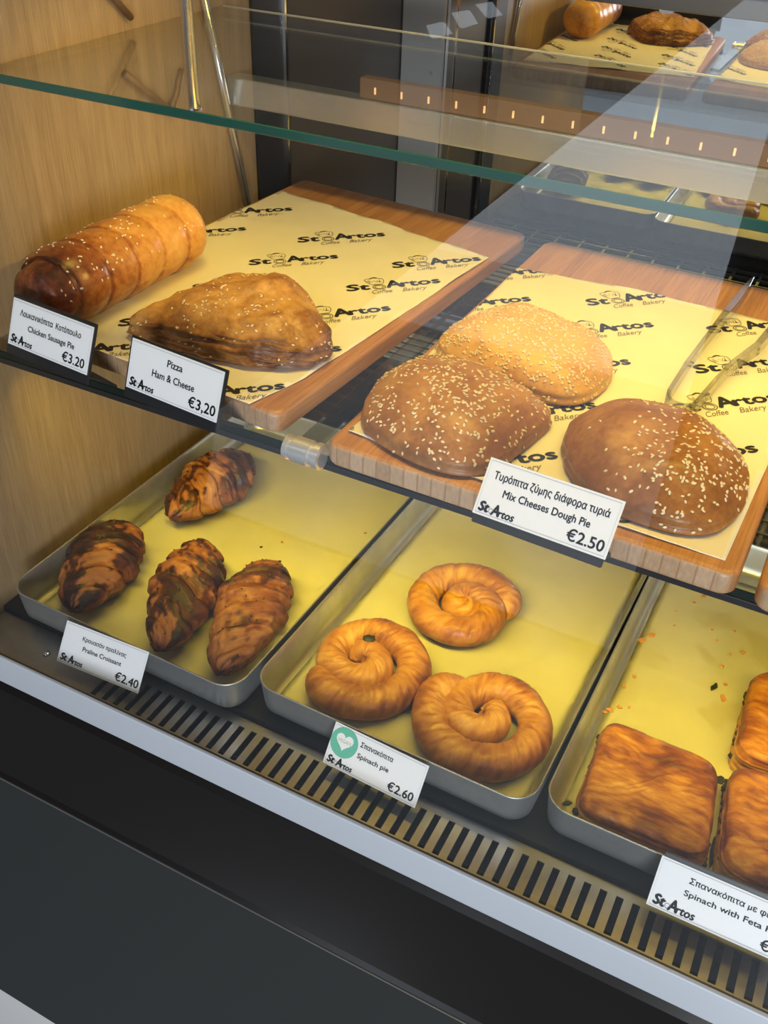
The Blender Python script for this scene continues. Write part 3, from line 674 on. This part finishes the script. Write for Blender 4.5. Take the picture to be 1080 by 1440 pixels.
# ---- coiled spinach pies
def coil(cx, cy, R, r0, r1, turns, a0, label, seed, rise=0.0, hole=0.008, sq=1.0, tr=0.62):
    t = empty('coiled_pie', (cx, cy, ZP), label, 'spinach pie', 'coiled spinach pies on the middle tray')
    n = 340; nt = 44; bm = bmesh.new(); vr = []; bk = []; uv = []; arc = 0; pp = None
    r_out = R - r1
    for i in range(n + 1):
        s = i / n
        u = min(1, max(0, (s - 0.10) / tr)); a = a0 - turns * 2 * PI * (0.5 * s + 0.5 * s ** 0.75); rad = hole + (r_out - hole) * u * u * (3 - 2 * u)
        rad += 0.0022 * noise.noise(Vector((s * 6, seed * 3.3, 0)))
        if s > 0.90: rad -= 0.008 * ((s - 0.90) / 0.10) ** 2
        p = Vector((math.cos(a) * rad, math.sin(a) * rad * sq, 0)); tan = Vector((math.sin(a), -math.cos(a), 0)); side = Vector((math.cos(a), math.sin(a), 0))
        if pp: arc += (p - pp).length
        pp = p
        taper = max(0.25, min(1, (s / 0.05) ** 0.5)) if s < 0.05 else (1 if s < 0.93 else max(0.12, 1 - ((s - 0.93) / 0.07) ** 2))
        rr = (r0 + (r1 - r0) * s ** 0.8) * taper * (1 + 0.07 * noise.noise(Vector((s * 9, seed, 0))))
        row = []
        for k in range(nt):
            th = 2 * PI * k / nt; c_, s_ = math.cos(th), math.sin(th)
            tw = arc * 300 + th * 2.2
            w = noise.noise(Vector((tw * 0.33, c_ * 0.9, s_ * 0.9 + seed))) + 0.7 * noise.noise(Vector((tw * 0.8, c_ * 1.3, s_ * 1.3 + seed * 2)))
            w = 1 - 2.2 * abs(w)
            lump = noise.noise(Vector((p.x * 34 + c_, p.y * 34 + s_, seed)))
            f = 1 + 0.055 * w * max(0.25, s_ + 0.4) + 0.09 * lump
            zz = s_ * rr * f * 1.02 if s_ > 0 else s_ * rr * 0.92 * f
            q = p + side * (c_ * rr * f * 1.04); z = max(0.0006, r1 * 0.90 + zz + rise * (1 - s))
            row.append(bm.verts.new((q.x, q.y, z))); uv.append((arc + th * 0.005, th * rr, seed))
            bk.append(-0.10 + 0.16 * lump - 0.10 * w + 0.20 * max(0, c_ * 0.8 + s_ * 0.2) * (s > 0.45) + 0.22 * (s_ < -0.3) + 0.1 * noise.noise(Vector((s * 13, th, seed))))
        vr.append(row)
    for i in range(n):
        for k in range(nt): bm.faces.new((vr[i][k], vr[i][(k + 1) % nt], vr[i + 1][(k + 1) % nt], vr[i + 1][k]))
    bm.faces.new(vr[0][::-1]); bm.faces.new(vr[-1]); bmesh.ops.recalc_face_normals(bm, faces=bm.faces)
    o = obj('filo_coil', bm, MT['filo'], t, True); set_bake(o, bk); set_suv(o, uv)
    return t
coil(0.1385, 0.2275, 0.0690, 0.0150, 0.0175, 2.15, 1.0, 'coiled spinach pie with a tight centre, behind the other two', 5, 0.005, 0.006, 1.0, 0.75)
c2 = coil(0.0800, 0.0955, 0.0715, 0.0160, 0.0175, 1.95, 3.3, 'coiled spinach pie with a torn dark spinach hole, left of the three', 6, 0.002, 0.012, 1.0, 0.70)
coil(0.2190, 0.088, 0.0725, 0.0155, 0.0180, 2.0, 2.2, 'widest coiled spinach pie with open gaps, beside the square pies tray', 7, 0.001, 0.0105, 1.0, 0.62)
bm = bmesh.new(); bmesh.ops.create_icosphere(bm, subdivisions=3, radius=0.0075, matrix=Matrix.Translation((-0.006, 0.020, 0.0325)) @ Matrix.Diagonal((1, .75, .6, 1)))
for v in bm.verts: v.co += Vector((1, 1, .5)) * 0.003 * noise.noise(v.co * 260)
obj('spinach_filling', bm, MT['spinach'], c2, True)['label'] = 'dark spinach showing through the torn pastry'

# ---- square spinach feta pies
def square_pie(poly, h, label, seed, corner=2):
    cx = sum(p[0] for p in poly) / len(poly); cy = sum(p[1] for p in poly) / len(poly)
    t = empty('square_pie', (cx, cy, ZP), label, 'spinach feta pie', 'square spinach feta pies on the right tray')
    # outline with straight cut sides
    P = []
    Q = local_poly(poly, cx, cy)
    for i in range(4):
        a, b = Vector(Q[i]), Vector(Q[(i + 1) % 4])
        for u in (0.10, 0.3, 0.5, 0.7, 0.90): P.append(tuple(a.lerp(b, u)))
    bk = []
    def disp(p, f, a, out, j):
        wr = ridged(Vector((p.x * 16 + seed, p.y * 60 + 4 * noise.noise(p * 25), seed))) + 0.5 * ridged(Vector((p.x * 40 + seed, p.y * 130, seed + 3)))
        lum = noise.noise(Vector((p.x * 26, p.y * 26, seed)))
        side = max(0, min(1, (f - 0.93) / 0.07))
        z = p.z * (1 + 0.12 * lum * (1 - side) * f) + 0.0017 * wr * (1 - side) * min(1, p.z / 0.01)
        lay = noise.noise(Vector((p.x * 20, p.y * 20, p.z * 420 + seed))) + 0.6 * noise.noise(Vector((p.x * 60, p.y * 60, p.z * 700)))
        q = Vector((p.x, p.y, z)) + out * (0.0026 * lay * side)
        q.z = max(0.0004, q.z)
        mid = side * (1 if p.z < h * 0.72 else 0)
        bk.append(-0.02 + 0.085 * wr + 0.30 * lum * (1 - side) + 0.16 * noise.noise(Vector((p.x * 60, p.y * 110, seed + 9))) - 0.30 * mid + 0.12 * side * (1 - mid)); return q
    prof = [(0, h * 0.97), (0.5, h), (0.80, h), (0.90, h * 0.975), (0.96, h * 0.90), (0.995, h * 0.74), (1.0, h * 0.62), (0.985, h * 0.45), (1.0, h * 0.3), (1.0, h * 0.1), (0.985, 0.0004)]
    bm, c = mound(P, prof, 200, 70, disp, 1)
    o = obj('puff_pastry', bm, MT['puff'], t, True); set_bake(o, bk[:len(o.data.vertices)])
    # spinach layer peeking out of the cut sides
    rnd = random.Random(seed); bm = bmesh.new()
    for i in range(4):
        a, b = Vector(Q[i]), Vector(Q[(i + 1) % 4])
        for k in range(16):
            u = rnd.uniform(0.08, 0.92); p = a.lerp(b, u); n = -p.normalized()
            bmesh.ops.create_icosphere(bm, subdivisions=1, radius=rnd.uniform(0.0022, 0.0048), matrix=Matrix.Translation((p.x + n.x * 0.002, p.y + n.y * 0.002, h * rnd.uniform(0.2, 0.5))) @ Matrix.Diagonal((1, 1, 0.55, 1)))
    for v in bm.verts: v.co += Vector((1, 1, .4)) * 0.0014 * noise.noise(v.co * 500)
    f = obj('spinach_filling', bm, MT['spinach'], t, True); f['kind'] = 'stuff'; f['label'] = 'dark spinach filling along the cut sides'
    return t
square_pie([(0.327, 0.136), (0.3345, 0.0165), (0.4535, 0.0215), (0.4395, 0.134)], 0.037, 'whole square spinach feta pie at the front left of its tray', 11)
square_pie([(0.4475, 0.141), (0.4625, 0.0225), (0.583, 0.024), (0.575, 0.148)], 0.037, 'square spinach feta pie cut by the photo edge, behind the price card', 12)
square_pie([(0.4435, 0.278), (0.4475, 0.152), (0.575, 0.158), (0.572, 0.285)], 0.037, 'square spinach feta pie at the rear right, cut by the photo edge', 13)
# crumbs and spinach scraps on the greasy paper
def flake(x, y, s, m, name, label, cat, group=None, seed=0, el=1.0, rz=None):
    bm = bmesh.new(); rnd = random.Random(seed); n = 9
    pts = [(math.cos(2 * PI * k / n) * s * rnd.uniform(.6, 1.15), math.sin(2 * PI * k / n) * s * el * rnd.uniform(.6, 1.15)) for k in range(n)]
    loft(bm, [[(px, py, 0.0) for px, py in pts], [(px * .97, py * .97, s * .12 + s * .18 * rnd.random()) for px, py in pts], [(px * .6, py * .6, s * .30) for px, py in pts]])
    bmesh.ops.recalc_face_normals(bm, faces=bm.faces)
    o = obj(name, bm, m, None, False, (x, y, ZP + 0.0006), rnd.random() * 6 if rz is None else rz); return tag(o, label, cat, group)
cr = [(0.333, 0.306, .005), (0.326, 0.293, .0055), (0.325, 0.176, .004), (0.332, 0.185, .0035), (0.321, 0.171, .003), (0.328, 0.215, .0028), (0.334, 0.235, .003), (0.341, 0.190, .0026), (0.364, 0.413, .0055), (0.370, 0.402, .004), (0.363, 0.385, .003), (0.348, 0.36, .002),
      (0.414, 0.297, .0028), (0.418, 0.32, .0024), (0.43, 0.33, .004), (0.425, 0.25, .005), (0.423, 0.272, .003), (0.40, 0.335, .002), (0.392, 0.35, .0022), (0.415, 0.36, .0025), (0.352, 0.335, .0018), (0.381, 0.41, .003)]
for i, (x, y, s) in enumerate(cr):
    flake(x, y, s, MT['flake'], 'pastry_crumb', 'golden pastry crumb scattered on the greasy parchment of the right tray', 'crumb', 'golden crumbs on the greasy parchment', i, 0.75)
flake(0.413, 0.262, 0.0085, MT['spinach'], 'spinach_scrap', 'long dark spinach scrap lying on the bare parchment of the right tray', 'spinach scrap', None, 31, 0.34, 1.25)
flake(0.4445, 0.141, 0.0065, MT['spinach'], 'spinach_scrap', 'dark spinach clump in the corner gap between the three square pies', 'spinach scrap', None, 32, 0.9)
flake(0.4565, 0.058, 0.019, MT['spinach'], 'spinach_scrap', 'dark spinach strip in the gap between the two front square pies', 'spinach scrap', None, 35, 0.14, 1.66)
flake(0.3235, 0.045, 0.0055, MT['spinach'], 'spinach_scrap', 'small dark spinach scrap beside the front left corner of the tray', 'spinach scrap', None, 33, 0.4, 0.6)
for i, (x, y) in enumerate([(-0.115, 0.243), (-0.132, 0.222), (-0.004 - .03, 0.31), (-0.018, 0.24)]):
    flake(x, y, 0.0020, MT['spinach'] if i % 2 else MT['flake'], 'pastry_crumb', 'tiny brown croissant crumb on the left tray parchment', 'crumb', 'crumbs on the left tray parchment', 50 + i)

# ---- sesame dough pies
def dough_pie(poly, h, label, seed, nseed, dens, bake0=0.0, z=ZS):
    cx = sum(p[0] for p in poly) / len(poly); cy = sum(p[1] for p in poly) / len(poly)
    t = empty('cheese_pie', (cx, cy, z), label, 'cheese pie', 'sesame cheese pies on the right board')
    bk = []
    def disp(p, f, a, out, j):
        l1 = noise.noise(Vector((p.x * 22, p.y * 22, seed))); l2 = noise.noise(Vector((p.x * 70, p.y * 70, seed)))
        q = Vector((p.x, p.y, p.z * (1 + 0.17 * l1 * (1 - f * 0.3)) + 0.0008 * l2))
        seam = max(0, 1 - abs(p.z - h * 0.17) / (h * 0.10))
        q += out * (-0.0022 * seam + 0.0012 * l2) * (1 if f > 0.9 else 0); q.z = max(0.0004, q.z)
        bk.append(bake0 + 0.14 * l1 + 0.18 * max(0, f - 0.7) + (0.22 if p.z < h * 0.06 else 0)); return q
    prof = [(0, h), (0.2, h * 0.995), (0.4, h * 0.95), (0.6, h * 0.84), (0.75, h * 0.68), (0.87, h * 0.48), (0.95, h * 0.32), (0.99, h * 0.21), (0.985, h * 0.155), (1.0, h * 0.11), (0.995, h * 0.05), (0.96, 0.0004)]
    bm, c = mound(local_poly(poly, cx, cy), prof, 150, 50, disp, 2)
    o = obj('crust', bm, MT['dough'], t, True); set_bake(o, bk[:len(o.data.vertices)])
    seeds_on(o, t, nseed, dens, seed); return t
dough_pie([(0.078, 0.222), (0.071, 0.266), (0.090, 0.318), (0.140, 0.340), (0.205, 0.329), (0.240, 0.293), (0.247, 0.235), (0.228, 0.190), (0.170, 0.194), (0.115, 0.207)], 0.041, 'golden cheese pie thick with sesame at the back, furthest of the three', 21, 1050, lambda c, n: n.z ** 0.6 * (1 + 0.7 * noise.noise(c * 45)), -0.44)
dough_pie([(0.072, 0.078), (0.058, 0.150), (0.076, 0.190), (0.118, 0.202), (0.172, 0.190), (0.224, 0.172), (0.220, 0.125), (0.206, 0.058), (0.168, 0.042), (0.110, 0.054)], 0.043, 'pale dusty cheese pie with sesame at the front left corner of the board', 22, 640, lambda c, n: n.z ** 1.5 * (1 + 1.2 * noise.noise(c * 35)), -0.03)
dough_pie([(0.243, 0.115), (0.231, 0.160), (0.262, 0.208), (0.310, 0.212), (0.360, 0.196), (0.391, 0.160), (0.393, 0.108), (0.375, 0.064), (0.320, 0.056), (0.272, 0.074)], 0.047, 'browner cheese pie with bare left side and sesame towards the right', 23, 420, lambda c, n: n.z * max(0.05, 0.5 + c.x * 11) * (1 + 1.2 * noise.noise(c * 35)), 0.06)

# ---- sausage roll
sr = empty('sausage_roll', (-0.262, 0.19, ZS), 'long glazed chicken sausage roll beside the oak wall on the left board', 'sausage roll', None, math.atan2(0.232, 0.006))
bm = bmesh.new(); ns, nt = 150, 60; vr = []; bk = []; Lr = 0.222; R0 = 0.0415
for i in range(ns + 1):
    s = i / ns; row = []
    for k in range(nt):
        th = 2 * PI * k / nt
        so = s * 5.6 + 0.42 * th / PI * (1 if th < PI else 1) * 0.5 - (0.42 if th > PI else 0) * 0.0
        so = s * 5.6 + 0.30 * math.cos(th + 0.6)
        fq = so - math.floor(so)
        env = (1 - max(0, (s - 0.86) / 0.14) ** 2.2) ** 0.5 if s > 0.86 else (0.80 + 0.20 * min(1, s / 0.12) ** 0.6)
        env = max(0.10, env)
        r = R0 * env * (1 + 0.06 * math.sin(PI * fq) ** 0.6 - 0.05 + 0.03 * noise.noise(Vector((s * 5, math.cos(th), math.sin(th)))))
        z = R0 * 0.90 + math.sin(th) * r * (0.95 if math.sin(th) > 0 else 0.90); y = math.cos(th) * r
        row.append(bm.verts.new(((s - 0.5) * Lr + 0.010 * math.sin(th) * (s < 0.04), y, max(0.0006, z))))
        bk.append(0.36 - 0.62 * min(1, s * 1.35) + 0.16 * (fq < 0.10) + 0.10 * noise.noise(Vector((s * 7, th, 3))) + 0.12 * (math.sin(th) < -0.4))
    vr.append(row)
for i in range(ns):
    for k in range(nt): bm.faces.new((vr[i][k], vr[i][(k + 1) % nt], vr[i + 1][(k + 1) % nt], vr[i + 1][k]))
# turned-in mouth of the roll at the front end
prev = vr[0]
for sc, dx, cz in ((0.93, -0.007, R0 * 0.78), (0.80, -0.012, R0 * 0.70), (0.62, -0.0155, R0 * 0.60), (0.42, -0.0165, R0 * 0.50), (0.32, -0.013, R0 * 0.46), (0.28, 0.004, R0 * 0.45), (0.26, 0.03, R0 * 0.45)):
    ring = [bm.verts.new((-Lr / 2 + dx, v.co.y * sc, cz + (v.co.z - cz) * sc)) for v in vr[0]]; bk += [0.36] * nt
    for k in range(nt): bm.faces.new((ring[k], ring[(k + 1) % nt], prev[(k + 1) % nt], prev[k]))
    prev = ring
bm.faces.new(vr[-1]); bmesh.ops.recalc_face_normals(bm, faces=bm.faces)
o = obj('dough_wrap', bm, MT['roll'], sr, True); set_bake(o, bk)
bm = bmesh.new(); tube(bm, [(-Lr / 2 - 0.0135, 0, R0 * 0.47), (-Lr / 2 - 0.0095, 0, R0 * 0.47), (-Lr / 2 + 0.05, 0, R0 * 0.45)], [0.006, 0.0095, 0.0095], 24); obj('sausage', bm, MT['sausage'], sr, True)['label'] = 'dark sausage end inside the roll'
seeds_on(o, sr, 150, lambda c, n: n.z * max(0, noise.noise(Vector((c.x * 28, c.y * 40, 2))) + 0.25), 77, 0.0015)

# ---- ham and cheese pastry
pp = [(-0.198, 0.120), (-0.190, 0.100), (-0.130, 0.102), (-0.065, 0.106), (-0.008, 0.136), (0.002, 0.160), (-0.010, 0.186), (-0.045, 0.222), (-0.095, 0.246), (-0.140, 0.236), (-0.175, 0.178)]
cx = sum(p[0] for p in pp) / len(pp); cy = sum(p[1] for p in pp) / len(pp)
pz = empty('ham_pastry', (cx, cy, ZS), 'wedge shaped ham and cheese puff pastry with sesame on the left board', 'ham pastry')
bk = []; hh = 0.050
def pdisp(p, f, a, out, j):
    l1 = noise.noise(Vector((p.x * 24, p.y * 24, 4))); l2 = noise.noise(Vector((p.x * 85, p.y * 85, p.z * 85)))
    lay = noise.noise(Vector((p.x * 14, p.y * 14, p.z * 330))) + 0.6 * noise.noise(Vector((p.x * 45, p.y * 45, p.z * 620)))
    side = max(0, min(1, (f - 0.86) / 0.1)); tip = 1 - 0.45 * max(0, (p.x - 0.03) / 0.1) - 0.30 * max(0, (-p.x - 0.04) / 0.07)
    q = Vector((p.x, p.y, p.z * (1 + 0.20 * l1) * tip + 0.0026 * l2)) + out * (0.0055 * lay * side + 0.003 * l1 * side); q.z = max(0.0004, q.z)
    bk.append(0.02 - 0.20 * (1 - side) * (0.4 + 6 * max(0, p.y)) - 0.22 * max(0, min(1, (-p.x - 0.05) / 0.04)) + 0.16 * l1 + 0.12 * l2 + 0.16 * side + 0.14 * side * lay); return q
bm, c = mound(local_poly(pp, cx, cy), [(0, hh), (0.25, hh * 0.985), (0.5, hh * 0.92), (0.7, hh * 0.82), (0.84, hh * 0.70), (0.92, hh * 0.58), (0.965, hh * 0.47), (0.99, hh * 0.34), (1.0, hh * 0.22), (0.985, hh * 0.12), (0.99, hh * 0.05), (0.95, 0.0004)], 190, 70, pdisp, 1, peak=(0.0, 0.030))
o = obj('puff_pastry', bm, MT['pizza'], pz, True); set_bake(o, bk[:len(o.data.vertices)])
seeds_on(o, pz, 260, lambda c, n: n.z ** 2 * max(0, noise.noise(Vector((c.x * 24, c.y * 24, 6))) + 0.45), 78, 0.0015)

# ------------------------------------------------------------------ clear tongs
tg = empty('tongs', (0.318, 0.33, ZS), 'clear plastic tongs lying on the printed paper behind the browner pie', 'tongs')
def arm(path, w, hgt):
    bm = bmesh.new(); rings = []
    for i, p in enumerate(path):
        p = Vector(p); a = Vector(path[max(0, i - 1)]); b = Vector(path[min(len(path) - 1, i + 1)]); t = (b - a).normalized(); n = Vector((-t.y, t.x, 0)).normalized()
        ww = w[i] if isinstance(w, list) else w
        rings.append([p - n * ww / 2, p + n * ww / 2, p + n * ww / 2 + Vector((0, 0, hgt)), p - n * ww / 2 + Vector((0, 0, hgt))])
    loft(bm, rings); bmesh.ops.recalc_face_normals(bm, faces=bm.faces); bmesh.ops.bevel(bm, geom=bm.edges[:], offset=0.0005, segments=1, affect='EDGES'); return bm
z = ZB + 0.0032
child('arm', arm([(0.298, 0.252, z), (0.300, 0.31, z + .003), (0.305, 0.37, z + .006), (0.310, 0.425, z + .008), (0.3125, 0.45, z + .008), (0.316, 0.50, z + .008), (0.318, 0.528, z + .008)], [0.0045, 0.0045, 0.0045, 0.007, 0.008, 0.006, 0.0015], 0.012), MT['acrylic'], tg)
child('arm', arm([(0.3235, 0.240, z), (0.331, 0.29, z + .003), (0.338, 0.325, z + .006), (0.352, 0.365, z + .010), (0.358, 0.41, z + .010), (0.365, 0.47, z + .010), (0.368, 0.50, z + .008)], [0.0045, 0.0045, 0.005, 0.0065, 0.008, 0.006, 0.0015], 0.012), MT['acrylic'], tg)
child('spring_bend', arm([(0.2975, 0.252, z), (0.2985, 0.243, z), (0.303, 0.236, z), (0.311, 0.2325, z), (0.318, 0.234, z), (0.3235, 0.2415, z)], 0.0028, 0.012), MT['acrylic'], tg)

# ------------------------------------------------------------------ price cards
def price_card(tl, w, h, yaw, tilt, label, lines, price, holder, plx=0.80, badge=False, logo_w=0.27, feet=None, price_size=0.20):
    """tl = top left corner in the world; lines = (text, cap size / h, centre u, centre v, width / w)"""
    tl = Vector(tl)
    ux = Vector((math.cos(yaw), math.sin(yaw), 0)); n0 = Vector((math.sin(yaw), -math.cos(yaw), 0))
    dn = Vector((0, 0, -math.cos(tilt))) + n0 * math.sin(tilt); nn = dn.cross(ux).normalized() * -1
    if nn.y > 0: nn = -nn
    base = tl + ux * w / 2 + dn * h
    root = empty('price_card', base, label, 'price card', 'price cards')
    def slab(u0, u1, v0, v1, d0, d1, bev=0.0):
        bm = bmesh.new(); vs = bx(bm, u0, u1, v0, v1, d0, d1)
        M3 = Matrix((ux, dn, nn)).transposed().to_4x4(); M3.translation = tl
        bmesh.ops.transform(bm, matrix=M3, verts=bm.verts); bmesh.ops.recalc_face_normals(bm, faces=bm.faces)
        if bev: bmesh.ops.bevel(bm, geom=bm.edges[:], offset=bev, segments=2, affect='EDGES')
        return bm
    card = child('card', slab(0, w, 0, h, -0.0006, 0.0), MT['white'], root)
    def place(u, v): q = tl + ux * u + dn * v + nn * 0.00025; return q - root.location
    bm = bmesh.new()
    for s, sz, cu, cv, wd in lines:
        geo = text_geo(s, sz * h * 1.38, 0.0, 0.0, wd * w if wd else None, 'CENTER', 0.022)
        add_geo(bm, geo, lambda x, y: place(cu * w + x, cv * h - y + sz * h * 0.5))
    geo = text_geo(price, price_size * h * 1.38, 0.0, heavy=0.022); add_geo(bm, geo, lambda x, y: place(plx * w + x, 0.90 * h - y))
    for geo, mi in CARDLOGO:
        add_geo(bm, geo, lambda x, y: place(0.035 * w + x * logo_w * w, 0.93 * h - y * logo_w * w), 1 if mi else 0)
    e = 0.0018
    add_geo(bm, strip([(e, e), (w - e, e), (w - e, h - e), (e, h - e)], 0.00035, True), lambda x, y: place(x, y), 1)
    obj('printed_text', bm, [MT['ink'], MT['greyline']], card)
    if badge:
        bcx, bcy, br = 0.147 * w, 0.37 * h, 0.35 * h
        bm = bmesh.new(); vs = [bm.verts.new(place(x, y) + nn * 0.0001) for x, y in circ(bcx, bcy, br, 40)]; bm.faces.new(vs)
        bd = obj('vegan_badge', bm, MT['badge'], card); bd['label'] = 'round green vegan badge'
        bm = bmesh.new(); hp = []
        for k in range(48):
            t = 2 * PI * k / 48; hx = 16 * math.sin(t) ** 3; hy = 13 * math.cos(t) - 5 * math.cos(2 * t) - 2 * math.cos(3 * t) - math.cos(4 * t)
            hp.append((bcx + hx / 17 * br * 0.66, bcy - (hy + 2) / 17 * br * 0.66))
        fc = bm.faces.new([bm.verts.new(place(x, y) + nn * 0.0002) for x, y in hp]); bmesh.ops.triangulate(bm, faces=[fc])
        obj('heart', bm, MT['white'], bd)
        bm = bmesh.new(); add_geo(bm, text_geo('VEGAN', 0.0052, 0.0, 0, br * 0.98), lambda x, y: place(bcx + x, bcy - y + 0.0005) + nn * 0.0003); obj('badge_text', bm, MT['badge_text'], bd)
    # black holder behind the card
    t, b, sd = holder
    child('holder', slab(-sd, w + sd, -t, h + b, -0.0034, -0.0008, 0.0006), MT['black'], root, label='black plastic card holder')
    if feet:
        y1, z1 = feet
        bb = tl + dn * (h + b * 0.5) - nn * 0.002
        bm = bmesh.new()
        p = [(bb.y - 0.0008, bb.z + 0.001), (bb.y - 0.0008, bb.z - 0.003), (y1, z1), (y1, z1 + 0.003), (bb.y + 0.0025, bb.z + 0.001)]
        loft(bm, [[(tl.x + (0.006), y, q) for y, q in p], [(tl.x + w - 0.006, y, q) for y, q in p]]); bmesh.ops.recalc_face_normals(bm, faces=bm.faces)
        child('holder_clip', bm, MT['black'], root)
    return root
price_card((-0.2612, 0.040, 0.3328), 0.1023, 0.0430, -0.0974, 0.399, 'white price card for chicken sausage pie at 3.20 in black holder', [('Λουκανικόπιτα  Κοτόπουλο', 0.125, 0.49, 0.26, 0.76), ('Chicken Sausage Pie', 0.125, 0.52, 0.53, 0.58)], '€3.20', (0.003, 0.009, 0.002), 0.82, feet=(0.053, ZG + 0.001))
price_card((-0.1204, 0.034, 0.3315), 0.1025, 0.0436, -0.0962, 0.3605, 'white price card for ham and cheese pizza at 3,20 in black holder', [('Pizza', 0.145, 0.495, 0.235, 0.165), ('Ham & Cheese', 0.145, 0.495, 0.52, 0.46)], '€3,20', (0.002, 0.009, 0.0025), 0.83, feet=(0.053, ZG + 0.001), price_size=0.21)
price_card((0.2174, 0.022, 0.3293), 0.1025, 0.0427, -0.0456, 0.634, 'white price card for mix cheeses dough pie clipped before the right board', [('Τυρόπιτα ζύμης διάφορα τυριά', 0.135, 0.50, 0.265, 0.86), ('Mix Cheeses Dough Pie', 0.135, 0.50, 0.525, 0.65)], '€2.50', (-0.001, 0.0065, -0.001), 0.83, feet=(0.041, ZG + 0.001))
price_card((-0.2121, -0.0225, 0.003), 0.1038, 0.0446, 0.0428, 0.627, 'white price card for praline croissant leaning on the left tray', [('Κρουασάν πραλίνας', 0.10, 0.50, 0.27, 0.53), ('Praline Croissant', 0.11, 0.50, 0.50, 0.47)], '€2.40', (-0.012, -0.012, -0.012), 0.84)
price_card((0.1032, -0.0048, 0.003), 0.1005, 0.0419, -0.0479, 0.615, 'white price card for spinach pie with a green heart badge', [('Σπανακόπιτα', 0.115, 0.485, 0.23, 0.345), ('Spinach pie', 0.115, 0.48, 0.49, 0.335)], '€2.60', (-0.012, -0.012, -0.012), 0.82, badge=True)
price_card((0.4164, -0.0035, 0.0100), 0.1270, 0.0440, 0.0, 0.62, 'white price card for spinach with feta pie cut by photo edge', [('Σπανακόπιτα με φέτα', 0.115, 0.50, 0.24, 0.58), ('Spinach with Feta Pie', 0.115, 0.50, 0.49, 0.60)], '€2.95', (0.004, -0.004, -0.002), 0.83)
